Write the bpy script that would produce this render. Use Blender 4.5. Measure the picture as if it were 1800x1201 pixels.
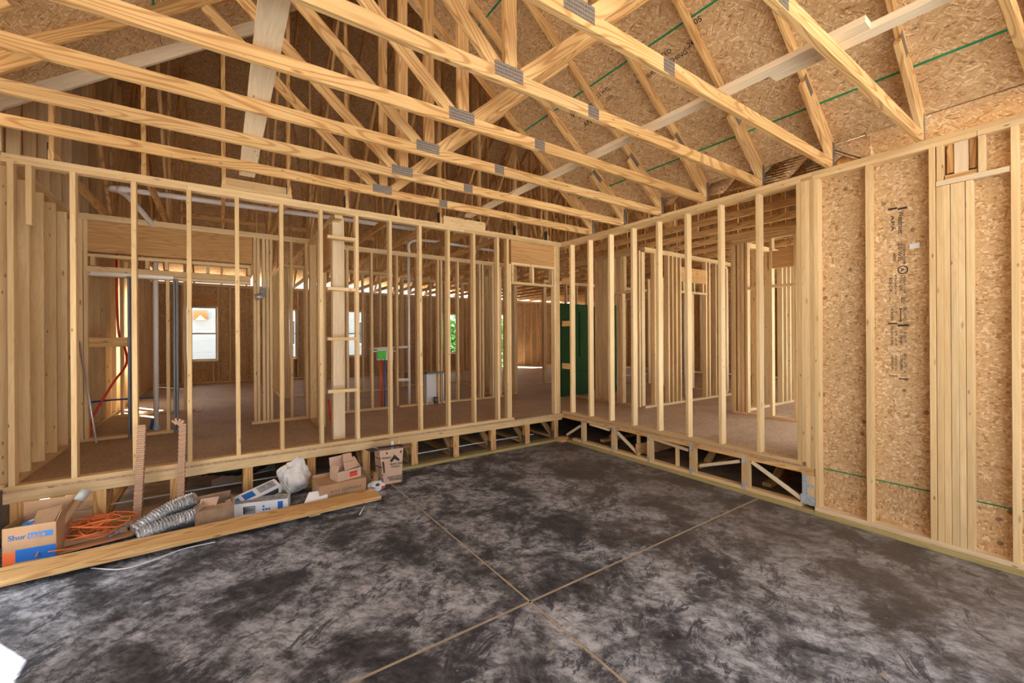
import bpy, bmesh, math, random
from mathutils import Vector as V, Matrix, noise
random.seed(7)
for o in list(bpy.data.objects): bpy.data.objects.remove(o)
SC = bpy.context.scene
COL = SC.collection
# ---------------------------------------------------------------- camera, world, sun, exposure
CP = V((-4.6356, -5.2015, 1.6951)); FPX, PCX, PCY, YAW, ROLL = 738.24, 892.0, 592.7, 0.5998, -0.0057
_F = V((math.sin(YAW), math.cos(YAW), 0)); _R = V((math.cos(YAW), -math.sin(YAW), 0)); _U = V((0, 0, 1))
CR = _R*math.cos(ROLL) + _U*math.sin(ROLL); CU = -_R*math.sin(ROLL) + _U*math.cos(ROLL)
cd = bpy.data.cameras.new('camera'); cam = bpy.data.objects.new('camera', cd); COL.objects.link(cam)
cam.matrix_world = Matrix(((CR.x, CU.x, -_F.x, CP.x), (CR.y, CU.y, -_F.y, CP.y), (CR.z, CU.z, -_F.z, CP.z), (0, 0, 0, 1)))
cd.lens = FPX*36/1800; cd.sensor_width = 36; cd.shift_x = (900-PCX)/1800; cd.shift_y = (PCY-600.5)/1800
cd.clip_start = 0.02; cd.clip_end = 300
SC.camera = cam
W = bpy.data.worlds.new('world'); SC.world = W; W.use_nodes = True
bg = W.node_tree.nodes['Background']; bg.inputs[0].default_value = (0.95, 0.975, 1.0, 1); bg.inputs[1].default_value = 1.0
sd = bpy.data.lights.new('sun', 'SUN'); sun = bpy.data.objects.new('sun', sd); COL.objects.link(sun)
sd.energy = 15.0; sd.angle = 0.012; sd.color = (1.0, 0.985, 0.96)
_sdir = V((0.52*math.cos(math.radians(55)), -0.85*math.cos(math.radians(55)), -math.sin(math.radians(55))))
sun.rotation_euler = _sdir.to_track_quat('-Z', 'Y').to_euler(); sun.location = (-8, 12, 20)
SC.view_settings.view_transform = 'Standard'; SC.view_settings.look = 'None'; SC.view_settings.gamma = 1
SC.view_settings.use_curve_mapping = False; SC.view_settings.exposure = 1.68
cy = SC.cycles
cy.max_bounces = 14; cy.diffuse_bounces = 10; cy.glossy_bounces = 3; cy.transmission_bounces = 6
cy.sample_clamp_indirect = 6.0; cy.use_denoising = True; cy.caustics_reflective = False; cy.caustics_refractive = False

def at(u, v, ax, val):
    """point on the plane axis=val seen at pixel (u, v) of the 1800x1201 photograph"""
    r = _F + CR*((u-PCX)/FPX) - CU*((v-PCY)/FPX)
    return CP + r*((val-CP[ax])/r[ax])

# ---------------------------------------------------------------- materials
def newmat(name):
    m = bpy.data.materials.new(name); m.use_nodes = True; nt = m.node_tree
    return m, nt, nt.nodes['Principled BSDF']
def N(nt, t, **kw):
    n = nt.nodes.new(t)
    for k, v in kw.items():
        if hasattr(n, k): setattr(n, k, v)
        else: n.inputs[k].default_value = v
    return n
def L(nt, a, b): nt.links.new(a, b)
def ramp(nt, fac, stops):
    r = N(nt, 'ShaderNodeValToRGB'); e = r.color_ramp.elements
    while len(e) < len(stops): e.new(0.5)
    for i, (p, c) in enumerate(stops):
        e[i].position = p; e[i].color = (c[0], c[1], c[2], 1) if len(c) == 3 else c
    L(nt, fac, r.inputs[0]); return r.outputs[0]
def mix(nt, fac, a, b, mode='MIX'):
    m = N(nt, 'ShaderNodeMix'); m.data_type = 'RGBA'; m.blend_type = mode
    for s, i in ((fac, 0), (a, 6), (b, 7)):
        if isinstance(s, (int, float)): m.inputs[i].default_value = s
        elif isinstance(s, tuple): m.inputs[i].default_value = (*s, 1) if len(s) == 3 else s
        else: L(nt, s, m.inputs[i])
    return m.outputs[2]
def math_(nt, op, a, b=None, c=None):
    m = N(nt, 'ShaderNodeMath', operation=op)
    for i, s in enumerate((a, b, c)):
        if s is None: continue
        if isinstance(s, (int, float)): m.inputs[i].default_value = s
        else: L(nt, s, m.inputs[i])
    return m.outputs[0]
def vmul(nt, v, s):
    m = N(nt, 'ShaderNodeMapping'); L(nt, v, m.inputs[0]); m.inputs[3].default_value = s; return m.outputs[0]
def objcoord(nt, jitter=True):
    tc = N(nt, 'ShaderNodeTexCoord')
    if not jitter: return tc.outputs['Object']
    oi = N(nt, 'ShaderNodeObjectInfo')
    cb = N(nt, 'ShaderNodeCombineXYZ')
    for i, k in enumerate((37.0, 11.0, 23.0)): L(nt, math_(nt, 'MULTIPLY', oi.outputs['Random'], k), cb.inputs[i])
    a = N(nt, 'ShaderNodeVectorMath', operation='ADD'); L(nt, tc.outputs['Object'], a.inputs[0]); L(nt, cb.outputs[0], a.inputs[1])
    return a.outputs[0]

def wood(name, light, dark, ringc, ring=0.5, knots=0.35, rough=0.62):
    m, nt, bs = newmat(name)
    co = objcoord(nt)
    g1 = N(nt, 'ShaderNodeTexNoise'); L(nt, vmul(nt, co, (1.3, 26, 26)), g1.inputs['Vector']); g1.inputs['Scale'].default_value = 2.2; g1.inputs['Detail'].default_value = 4
    base = ramp(nt, g1.outputs[0], [(0.3, dark), (0.7, light)])
    g2 = N(nt, 'ShaderNodeTexNoise'); L(nt, vmul(nt, co, (0.55, 5.5, 5.5)), g2.inputs['Vector']); g2.inputs['Scale'].default_value = 1.1; g2.inputs['Detail'].default_value = 1.0
    s = math_(nt, 'SINE', math_(nt, 'MULTIPLY', g2.outputs[0], 110.0))
    rr = ramp(nt, s, [(0.2, (0, 0, 0)), (0.95, (1, 1, 1))])
    base = mix(nt, math_(nt, 'MULTIPLY', rr, ring), base, ringc)
    # broad colour drift
    g3 = N(nt, 'ShaderNodeTexNoise'); L(nt, vmul(nt, co, (0.8, 3, 3)), g3.inputs['Vector']); g3.inputs['Scale'].default_value = 0.9
    base = mix(nt, 1.0, base, ramp(nt, g3.outputs[0], [(0.3, (0.86, 0.83, 0.78)), (0.65, (1.08, 1.08, 1.08))]), 'MULTIPLY')
    # knots
    vo = N(nt, 'ShaderNodeTexVoronoi'); L(nt, vmul(nt, co, (3.0, 11, 11)), vo.inputs['Vector']); vo.inputs['Scale'].default_value = 1.0
    sep = N(nt, 'ShaderNodeSeparateColor'); L(nt, vo.outputs['Color'], sep.inputs[0])
    gate = math_(nt, 'LESS_THAN', sep.outputs[0], knots)
    kd = ramp(nt, vo.outputs['Distance'], [(0.04, (1, 1, 1)), (0.13, (0, 0, 0))])
    base = mix(nt, math_(nt, 'MULTIPLY', math_(nt, 'MULTIPLY', kd, gate), 0.75), base, (0.22, 0.10, 0.035))
    vo2 = N(nt, 'ShaderNodeTexVoronoi'); L(nt, vmul(nt, co, (9.0, 26, 26)), vo2.inputs['Vector']); vo2.inputs['Scale'].default_value = 1.0
    sp2 = N(nt, 'ShaderNodeSeparateColor'); L(nt, vo2.outputs['Color'], sp2.inputs[0])
    k2 = math_(nt, 'MULTIPLY', ramp(nt, vo2.outputs['Distance'], [(0.08, (1, 1, 1)), (0.2, (0, 0, 0))]), math_(nt, 'LESS_THAN', sp2.outputs[1], knots*.45))
    base = mix(nt, math_(nt, 'MULTIPLY', k2, 0.75), base, (0.16, 0.075, 0.03))
    oi = N(nt, 'ShaderNodeObjectInfo')
    r = ramp(nt, oi.outputs['Random'], [(0.0, (0.84, 0.80, 0.74)), (0.35, (1, 0.98, 0.95)), (0.7, (1.04, 1.03, 1.02)), (1.0, (0.93, 0.95, 0.98))])
    base = mix(nt, 1.0, base, r, 'MULTIPLY')
    L(nt, base, bs.inputs['Base Color']); bs.inputs['Roughness'].default_value = rough
    bs.inputs['Specular IOR Level'].default_value = 0.25
    bp = N(nt, 'ShaderNodeBump'); bp.inputs['Strength'].default_value = 0.12; L(nt, g1.outputs[0], bp.inputs['Height']); L(nt, bp.outputs[0], bs.inputs['Normal'])
    return m
SPRUCE = wood('spruce_lumber', (0.82, 0.645, 0.385), (0.73, 0.54, 0.285), (0.62, 0.41, 0.19), 0.22, 0.42)
PINE = wood('pine_lumber', (0.79, 0.55, 0.27), (0.67, 0.425, 0.175), (0.40, 0.18, 0.05), 0.62, 0.3)
PALE = wood('pale_lumber', (0.82, 0.72, 0.55), (0.74, 0.62, 0.44), (0.66, 0.52, 0.34), 0.25, 0.25)
LVL = wood('laminated_beam_wood', (0.66, 0.42, 0.19), (0.55, 0.32, 0.13), (0.40, 0.20, 0.07), 0.45, 0.03)
TREATED = wood('treated_lumber', (0.50, 0.44, 0.21), (0.40, 0.34, 0.15), (0.30, 0.24, 0.10), 0.3, 0.2)

def osb(name, tint=(1, 1, 1), sc=1.0, cols=None, floor=False):
    m, nt, bs = newmat(name)
    co = objcoord(nt)
    cols = cols or [(0.0, (0.36, 0.20, 0.075)), (0.2, (0.52, 0.345, 0.175)), (0.75, (0.62, 0.44, 0.25)), (1.0, (0.80, 0.64, 0.42))]
    layers = []
    for i, ang in enumerate((0.15, 0.9, -0.7, 2.2)):
        mp = N(nt, 'ShaderNodeMapping'); L(nt, co, mp.inputs[0])
        mp.inputs['Rotation'].default_value = (0, ang if floor is None else 0, ang)
        mp2 = N(nt, 'ShaderNodeMapping'); L(nt, mp.outputs[0], mp2.inputs[0]); mp2.inputs['Scale'].default_value = (13*sc, 95*sc, 40)
        mp2.inputs['Location'].default_value = (i*3.1, i*1.7, i*0.9)
        v = N(nt, 'ShaderNodeTexVoronoi'); L(nt, mp2.outputs[0], v.inputs['Vector']); v.inputs['Scale'].default_value = 1.0; v.inputs['Randomness'].default_value = 1
        sp = N(nt, 'ShaderNodeSeparateColor'); L(nt, v.outputs['Color'], sp.inputs[0])
        layers.append(sp.outputs[0])
    n1 = N(nt, 'ShaderNodeTexNoise'); L(nt, co, n1.inputs['Vector']); n1.inputs['Scale'].default_value = 20*sc; n1.inputs['Detail'].default_value = 3
    n2 = N(nt, 'ShaderNodeTexNoise'); L(nt, vmul(nt, co, (1, 1.3, 1)), n2.inputs['Vector']); n2.inputs['Scale'].default_value = 27*sc; n2.inputs['Detail'].default_value = 3
    m1 = N(nt, 'ShaderNodeMix'); L(nt, math_(nt, 'GREATER_THAN', n1.outputs[0], 0.5), m1.inputs[0]); L(nt, layers[0], m1.inputs[2]); L(nt, layers[1], m1.inputs[3])
    m2 = N(nt, 'ShaderNodeMix'); L(nt, math_(nt, 'GREATER_THAN', n1.outputs[0], 0.5), m2.inputs[0]); L(nt, layers[2], m2.inputs[2]); L(nt, layers[3], m2.inputs[3])
    m3 = N(nt, 'ShaderNodeMix'); L(nt, math_(nt, 'GREATER_THAN', n2.outputs[0], 0.5), m3.inputs[0]); L(nt, m1.outputs[0], m3.inputs[2]); L(nt, m2.outputs[0], m3.inputs[3])
    col = ramp(nt, m3.outputs[0], cols)
    # dark chips
    vo = N(nt, 'ShaderNodeTexVoronoi'); L(nt, vmul(nt, co, (9*sc, 22*sc, 10)), vo.inputs['Vector']); vo.inputs['Scale'].default_value = 1.0
    sp = N(nt, 'ShaderNodeSeparateColor'); L(nt, vo.outputs['Color'], sp.inputs[0])
    k = math_(nt, 'MULTIPLY', math_(nt, 'LESS_THAN', sp.outputs[1], 0.22), math_(nt, 'LESS_THAN', vo.outputs['Distance'], 0.17))
    col = mix(nt, math_(nt, 'MULTIPLY', k, 0.65), col, (0.10, 0.05, 0.025))
    n3 = N(nt, 'ShaderNodeTexNoise'); L(nt, co, n3.inputs['Vector']); n3.inputs['Scale'].default_value = 1.6
    col = mix(nt, 1.0, col, ramp(nt, n3.outputs[0], [(0.3, (0.88, 0.86, 0.83)), (0.7, (1.1, 1.1, 1.1))]), 'MULTIPLY')
    col = mix(nt, 1.0, col, tint, 'MULTIPLY')
    L(nt, col, bs.inputs['Base Color']); bs.inputs['Roughness'].default_value = 0.6; bs.inputs['Specular IOR Level'].default_value = 0.3
    bp = N(nt, 'ShaderNodeBump'); bp.inputs['Strength'].default_value = 0.25; bp.inputs['Distance'].default_value = 0.003; L(nt, m3.outputs[0], bp.inputs['Height']); L(nt, bp.outputs[0], bs.inputs['Normal'])
    return m
OSB = osb('strand_board')
SUBFLOOR = osb('subfloor_board', cols=[(0.0, (0.36, 0.25, 0.16)), (0.5, (0.46, 0.33, 0.225)), (1.0, (0.56, 0.42, 0.30))])

def plain(name, col, rough=0.6, metal=0.0, bump=0.0, bscale=40, var=0.0, vscale=6, spec=0.4):
    m, nt, bs = newmat(name)
    if var or bump:
        co = objcoord(nt)
    if var:
        n = N(nt, 'ShaderNodeTexNoise'); L(nt, co, n.inputs['Vector']); n.inputs['Scale'].default_value = vscale; n.inputs['Detail'].default_value = 5
        c = ramp(nt, n.outputs[0], [(0.3, tuple(x*(1-var) for x in col)), (0.7, tuple(min(1, x*(1+var)) for x in col))]); L(nt, c, bs.inputs['Base Color'])
    else: bs.inputs['Base Color'].default_value = (*col, 1)
    if bump:
        n = N(nt, 'ShaderNodeTexNoise'); L(nt, co, n.inputs['Vector']); n.inputs['Scale'].default_value = bscale; n.inputs['Detail'].default_value = 3
        b = N(nt, 'ShaderNodeBump'); b.inputs['Strength'].default_value = bump; b.inputs['Distance'].default_value = 0.01; L(nt, n.outputs[0], b.inputs['Height']); L(nt, b.outputs[0], bs.inputs['Normal'])
    bs.inputs['Roughness'].default_value = rough; bs.inputs['Metallic'].default_value = metal; bs.inputs['Specular IOR Level'].default_value = spec
    return m
def platemat():
    m, nt, bs = newmat('galvanised_plate')
    co = objcoord(nt, False)
    v = N(nt, 'ShaderNodeTexVoronoi'); L(nt, vmul(nt, co, (85, 45, 45)), v.inputs['Vector']); v.inputs['Scale'].default_value = 1; v.inputs['Randomness'].default_value = 0.15
    c = ramp(nt, v.outputs['Distance'], [(0.25, (0.12, 0.11, 0.10)), (0.45, (0.34, 0.31, 0.28))]); L(nt, c, bs.inputs['Base Color'])
    bs.inputs['Metallic'].default_value = 0.6; bs.inputs['Roughness'].default_value = 0.42
    b = N(nt, 'ShaderNodeBump'); b.inputs['Strength'].default_value = 0.6; b.inputs['Distance'].default_value = 0.003; L(nt, v.outputs['Distance'], b.inputs['Height']); L(nt, b.outputs[0], bs.inputs['Normal'])
    return m
PLATE = platemat()
PLATE_BRIGHT = plain('bright_galvanised_plate', (0.50, 0.58, 0.66), 0.4, 0.3, 0.5, 90, 0.25, 40)
STEEL = plain('grey_steel', (0.17, 0.17, 0.18), 0.45, 0.5)
TRACK = plain('bright_track', (0.75, 0.76, 0.78), 0.35, 0.6)
PVC = plain('white_plastic_pipe', (0.78, 0.76, 0.74), 0.35)
RED = plain('red_tube', (0.75, 0.03, 0.02), 0.35); BLUE = plain('blue_tube', (0.03, 0.12, 0.45), 0.35)
GREENCAP = plain('bright_green_plastic', (0.06, 0.62, 0.04), 0.4); WHITEP = plain('white_plastic', (0.80, 0.81, 0.83), 0.4)
GREENSHOWER = plain('dark_green_fibreglass', (0.010, 0.055, 0.008), 0.75, 0, 0.5, 60, 0.3, 25)
GREENEDGE = plain('green_edge_paint', (0.02, 0.24, 0.10), 0.7, 0, 0, 40, 0.3, 8)
GREENMIST = None
INK = plain('black_ink', (0.045, 0.035, 0.03), 0.8)
CARD = plain('brown_cardboard', (0.46, 0.29, 0.17), 0.8, 0, 0.15, 60, 0.1, 8)
CARD2 = plain('crumpled_cardboard', (0.36, 0.24, 0.155), 0.8, 0, 0.6, 22, 0.2, 10)
CARDPALE = plain('pale_cardboard', (0.62, 0.45, 0.34), 0.8, 0, 0.3, 30, 0.1, 8)
ORANGEP = plain('orange_print', (0.85, 0.17, 0.05), 0.7); BLUEP = plain('blue_print', (0.015, 0.14, 0.52), 0.7)
BLUEP2 = plain('light_blue_print', (0.05, 0.22, 0.62), 0.6)
CORD = plain('orange_cord_jacket', (0.72, 0.19, 0.055), 0.5)
WHITECARD = plain('white_coated_card', (0.72, 0.76, 0.82), 0.45, 0, 0.1, 20, 0.05)
GREYCARD = plain('grey_printed_card', (0.30, 0.33, 0.38), 0.5, 0, 0.2, 20, 0.4, 30)
DARKP = plain('dark_print', (0.05, 0.055, 0.07), 0.6)
PAPER = plain('white_paper', (0.80, 0.82, 0.85), 0.7)
REDP = plain('red_print', (0.70, 0.08, 0.05), 0.7)
BLACKDUCT = plain('black_foil', (0.035, 0.03, 0.028), 0.25, 0.4, 1.0, 45)
FOIL = plain('crinkled_foil', (0.72, 0.74, 0.77), 0.30, 0.85, 1.0, 55)
WIRE = plain('white_wire', (0.80, 0.82, 0.86), 0.5)
GRAVEL = plain('crawl_space_dirt', (0.40, 0.33, 0.25), 0.9, 0, 0.5, 30, 0.3, 5)
SHEETING = plain('white_sheeting', (0.85, 0.86, 0.88), 0.5, 0, 0.3, 6)
FILL = plain('joint_sealant', (0.42, 0.37, 0.29), 0.8, 0, 0.2, 60, 0.15, 12)
TAPEM = plain('grey_cap', (0.45, 0.50, 0.50), 0.5)
FRAMEV = plain('white_vinyl', (0.72, 0.77, 0.78), 0.4)
WRAP = plain('house_wrap', (0.26, 0.28, 0.30), 0.6, 0, 0.1, 5, 0.04)
SHINGLE = plain('orange_roof_felt', (0.75, 0.20, 0.06), 0.7)
LEAF = plain('tree_leaves', (0.10, 0.28, 0.05), 0.7, 0, 0, 40, 0.5, 9)
BARK = plain('tree_bark', (0.12, 0.08, 0.05), 0.9)
BLOCKM = plain('foundation_block', (0.33, 0.31, 0.29), 0.9, 0, 0.3, 40, 0.15, 8)
GROUNDM = plain('pale_site_ground', (0.52, 0.47, 0.40), 0.9, 0, 0.2, 3, 0.12, 0.6)
def glassm():
    m, nt, bs = newmat('window_glass')
    bs.inputs['Transmission Weight'].default_value = 1; bs.inputs['Roughness'].default_value = 0.0; bs.inputs['IOR'].default_value = 1.02
    bs.inputs['Base Color'].default_value = (0.93, 0.97, 0.98, 1); return m
GLASS = glassm()
def bagmat():
    m, nt, bs = newmat('white_plastic_film')
    bs.inputs['Base Color'].default_value = (0.82, 0.84, 0.86, 1); bs.inputs['Roughness'].default_value = 0.38
    bs.inputs['Subsurface Weight'].default_value = 0.1; bs.inputs['Subsurface Radius'].default_value = (0.05, 0.05, 0.05); return m
BAG = bagmat()
def concrete():
    m, nt, bs = newmat('stained_concrete')
    tc = N(nt, 'ShaderNodeTexCoord'); co = tc.outputs['Object']
    def ns(scale, detail, sx=(1, 1, 1), rot=0, dist=0.0, rough=0.6):
        mp = N(nt, 'ShaderNodeMapping'); L(nt, co, mp.inputs[0]); mp.inputs[2].default_value = (0, 0, rot)
        m2 = N(nt, 'ShaderNodeMapping'); L(nt, mp.outputs[0], m2.inputs[0]); m2.inputs[3].default_value = sx
        n = N(nt, 'ShaderNodeTexNoise'); L(nt, m2.outputs[0], n.inputs['Vector'])
        n.inputs['Scale'].default_value = scale; n.inputs['Detail'].default_value = detail; n.inputs['Distortion'].default_value = dist; n.inputs['Roughness'].default_value = rough
        return n.outputs[0]
    big = ns(1.6, 10, (1, 1, 1), 0.3, 0.35, 0.72)
    c = ramp(nt, big, [(0.42, (0.045, 0.045, 0.048)), (0.475, (0.095, 0.095, 0.098)), (0.52, (0.21, 0.21, 0.215)), (0.60, (0.30, 0.30, 0.305))])
    fine = ns(9, 10, (1, 1.5, 1), 0.9, 0.3, 0.82)
    c = mix(nt, 0.9, c, ramp(nt, fine, [(0.42, (0.34, 0.33, 0.34)), (0.50, (0.95, 0.95, 0.95)), (0.58, (1.45, 1.43, 1.42))]), 'MULTIPLY')
    fl = ns(3.4, 12, (1, 1.8, 1), -0.5, 0.6, 0.85)
    c = mix(nt, ramp(nt, fl, [(0.53, (0, 0, 0)), (0.56, (0.9, 0.9, 0.9))]), c, (0.030, 0.032, 0.040))
    c = mix(nt, 1.0, c, (1.30, 1.47, 1.74), 'MULTIPLY')
    # browner tone towards the sheathed wall
    sx = N(nt, 'ShaderNodeSeparateXYZ'); L(nt, co, sx.inputs[0])
    br = math_(nt, 'ADD', sx.outputs[0], math_(nt, 'MULTIPLY', ns(1.3, 4), 1.8))
    c = mix(nt, ramp(nt, math_(nt, 'MULTIPLY', math_(nt, 'ADD', br, -0.7), 0.4), [(0.45, (0, 0, 0)), (1.0, (0.5, 0.5, 0.5))]), c, (0.16, 0.135, 0.115))
    # scratches
    for rot, wsc in ((0.7, 60), (-0.5, 75), (1.3, 50)):
        s = ns(1.0, 2, (0.9, wsc, 1), rot, 0.15)
        g = ns(2.3, 2, (1, 1, 1), rot)
        k = math_(nt, 'MULTIPLY', ramp(nt, s, [(0.735, (0, 0, 0)), (0.76, (1, 1, 1))]), ramp(nt, g, [(0.45, (0, 0, 0)), (0.6, (0.5, 0.5, 0.5))]))
        c = mix(nt, k, c, (0.30, 0.28, 0.26))
    # drops of mud and plaster
    v = N(nt, 'ShaderNodeTexVoronoi'); L(nt, co, v.inputs['Vector']); v.inputs['Scale'].default_value = 6.5
    sp = N(nt, 'ShaderNodeSeparateColor'); L(nt, v.outputs['Color'], sp.inputs[0])
    dd = math_(nt, 'ADD', v.outputs['Distance'], math_(nt, 'MULTIPLY', ns(40, 4), 0.12))
    k = math_(nt, 'MULTIPLY', math_(nt, 'LESS_THAN', sp.outputs[0], 0.10), math_(nt, 'LESS_THAN', dd, 0.17))
    c = mix(nt, math_(nt, 'MULTIPLY', k, 0.75), c, (0.36, 0.31, 0.24))
    v2 = N(nt, 'ShaderNodeTexVoronoi'); L(nt, co, v2.inputs['Vector']); v2.inputs['Scale'].default_value = 17
    sp2 = N(nt, 'ShaderNodeSeparateColor'); L(nt, v2.outputs['Color'], sp2.inputs[0])
    k2 = math_(nt, 'MULTIPLY', math_(nt, 'LESS_THAN', sp2.outputs[0], 0.10), math_(nt, 'LESS_THAN', v2.outputs['Distance'], 0.10))
    c = mix(nt, math_(nt, 'MULTIPLY', k2, 0.7), c, (0.38, 0.35, 0.31))
    L(nt, c, bs.inputs['Base Color'])
    L(nt, ramp(nt, fine, [(0.35, (0.55, 0.55, 0.55)), (0.65, (0.75, 0.75, 0.75))]), bs.inputs['Roughness'])
    bs.inputs['Specular IOR Level'].default_value = 0.3
    b = N(nt, 'ShaderNodeBump'); b.inputs['Strength'].default_value = 0.08; b.inputs['Distance'].default_value = 0.01; L(nt, fine, b.inputs['Height']); L(nt, b.outputs[0], bs.inputs['Normal'])
    return m
CONCRETE = concrete()

# ---------------------------------------------------------------- object helpers
WM = {}
def link(name, data, M, parent=None):
    o = bpy.data.objects.new(name, data); COL.objects.link(o)
    if parent is not None:
        o.parent = parent; o.matrix_local = WM[parent.name].inverted() @ M
    else: o.matrix_local = M
    WM[o.name] = M; return o
def tag(o, label=None, cat=None, group=None, kind=None):
    if label: o['label'] = label
    if cat: o['category'] = cat
    if group: o['group'] = group
    if kind: o['kind'] = kind
    return o
def thing(name, label, cat, loc, group=None, kind=None, rotz=0):
    return tag(link(name, None, Matrix.Translation(V(loc)) @ Matrix.Rotation(rotz, 4, 'Z')), label, cat, group, kind)
def mesh(name, verts, faces, mat, smooth=False):
    me = bpy.data.meshes.new(name); me.from_pydata([tuple(v) for v in verts], [], faces); me.materials.append(mat)
    if smooth: me.polygons.foreach_set('use_smooth', [True]*len(me.polygons))
    me.update(); return me
def boxmesh(name, l, t, w, mat, ch=0.0025):
    """box l x t x w about the origin, its four long edges chamfered"""
    x = l/2; a = t/2; b = w/2; c = min(ch, a*0.5, b*0.5)
    ring = [(-a+c, -b), (a-c, -b), (a, -b+c), (a, b-c), (a-c, b), (-a+c, b), (-a, b-c), (-a, -b+c)]
    vs = [(-x, p, q) for p, q in ring] + [(x, p, q) for p, q in ring]
    fs = [tuple(range(8))[::-1], tuple(range(8, 16))] + [(i, (i+1) % 8, 8+(i+1) % 8, 8+i) for i in range(8)]
    fs = [f for f in fs]
    return mesh(name, vs, fs, mat)
def frame(mid, xd, zd):
    X = V(xd).normalized(); Z = V(zd); Z = (Z - X*Z.dot(X)).normalized(); Y = Z.cross(X)
    return Matrix(((X.x, Y.x, Z.x, mid[0]), (X.y, Y.y, Z.y, mid[1]), (X.z, Y.z, Z.z, mid[2]), (0, 0, 0, 1)))
def board(name, a, b, w, t, wd, mat, parent=None, ch=0.0025):
    """lumber from a to b (centre line), w wide along wd, t thick"""
    a = V(a); b = V(b); d = b-a
    return link(name, boxmesh(name, d.length, t, w, mat, ch), frame((a+b)/2, d, wd), parent)
def box(name, lo, hi, mat, parent=None, ch=0.001, axis=None):
    """axis aligned box; its grain runs along its longest side"""
    lo = V(lo); hi = V(hi); s = hi-lo; c = (lo+hi)/2
    ax = axis if axis is not None else max(range(3), key=lambda i: s[i])
    X = [V((1, 0, 0)), V((0, 1, 0)), V((0, 0, 1))]
    rest = [i for i in range(3) if i != ax]; wi = max(rest, key=lambda i: s[i]); ti = [i for i in rest if i != wi][0]
    return link(name, boxmesh(name, s[ax], s[ti], s[wi], mat, ch), frame(c, X[ax], X[wi]), parent)
def poly(name, pts, thick, nrm, mat, parent=None, xd=None):
    """flat polygon pts extruded by thick along nrm; local frame in its plane"""
    pts = [V(p) for p in pts]; n = V(nrm).normalized(); c = sum(pts, V())/len(pts)
    M = frame(c, xd or (pts[1]-pts[0]), n); Mi = M.inverted()
    q = [Mi @ p for p in pts]; k = len(q)
    vs = [(p.x, p.y, 0) for p in q] + [(p.x, p.y, thick) for p in q]
    fs = [tuple(range(k))[::-1], tuple(range(k, 2*k))] + [(i, (i+1) % k, k+(i+1) % k, k+i) for i in range(k)]
    me = mesh(name, vs, fs, mat); bm = bmesh.new(); bm.from_mesh(me); bmesh.ops.recalc_face_normals(bm, faces=bm.faces); bm.to_mesh(me); bm.free()
    return link(name, me, M, parent)
def tube(name, pts, r, mat, parent=None, seg=10, rfun=None, cap=True, flat=False):
    pts = [V(p) for p in pts]; c = V(pts[0]); vs = []; fs = []
    up = V((0, 0, 1)); prevN = None
    for i, p in enumerate(pts):
        d = (pts[min(i+1, len(pts)-1)] - pts[max(i-1, 0)]).normalized()
        if prevN is None:
            n = d.cross(up); n = n if n.length > 0.05 else d.cross(V((1, 0, 0))); n.normalize()
        else: n = (prevN - d*prevN.dot(d)).normalized()
        prevN = n; b = d.cross(n); rr = rfun(i) if rfun else r
        for k in range(seg):
            a = 2*math.pi*k/seg; vs.append(p + (n*math.cos(a)+b*math.sin(a))*rr - c)
    for i in range(len(pts)-1):
        for k in range(seg):
            a = i*seg+k; b2 = i*seg+(k+1) % seg; fs.append((a, b2, b2+seg, a+seg))
    if cap: fs += [tuple(range(seg))[::-1], tuple(range(len(vs)-seg, len(vs)))]
    return link(name, mesh(name, vs, fs, mat, not flat), Matrix.Translation(c), parent)
def smooth_path(ctrl, n=12):
    P = [V(p) for p in ctrl]; P = [P[0]*2-P[1]] + P + [P[-1]*2-P[-2]]; out = []
    for i in range(1, len(P)-2):
        for k in range(n):
            t = k/n; a, b, c, d = P[i-1:i+3]
            out.append(0.5*((2*b)+(c-a)*t+(2*a-5*b+4*c-d)*t*t+(3*b-a-3*c+d)*t*t*t))
    out.append(P[-2]); return out
def text(name, s, size, origin, xd, nrm, mat, parent, align='LEFT', ext=0.0004, wx=1.0):
    """lettering lying on a surface: reads along xd, faces nrm"""
    cu = bpy.data.curves.new(name, 'FONT'); cu.body = s; cu.size = size; cu.extrude = ext; cu.align_x = align; cu.materials.append(mat)
    cu.resolution_u = 3; cu.offset = size*0.012
    tmp = bpy.data.objects.new('tmp', cu); me = bpy.data.meshes.new_from_object(tmp); bpy.data.objects.remove(tmp)
    if not me.materials: me.materials.append(mat)
    me.transform(Matrix.Diagonal((wx, 1, 1, 1)))
    return link(name, me, frame(origin, xd, nrm), parent)
def copy_thing(root, delta, label=None):
    D = Matrix.Translation(V(delta))
    def cp(o, par):
        c = o.copy(); COL.objects.link(c)
        if par is None: c.location = o.location + V(delta)
        else: c.parent = par
        WM[c.name] = D @ WM[o.name]
        for ch in list(o.children): cp(ch, c)
        return c
    r = cp(root, None)
    if label: r['label'] = label
    return r
TH, TW = 0.038, 0.089          # a two-by-four
ZT = 3.244                     # top of the walls above the slab
ZS = 0.4786                    # top of the sole plate on the raised floor
ZF = 0.4406                    # raised floor
SQ = (-6.12, 0.0)
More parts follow.
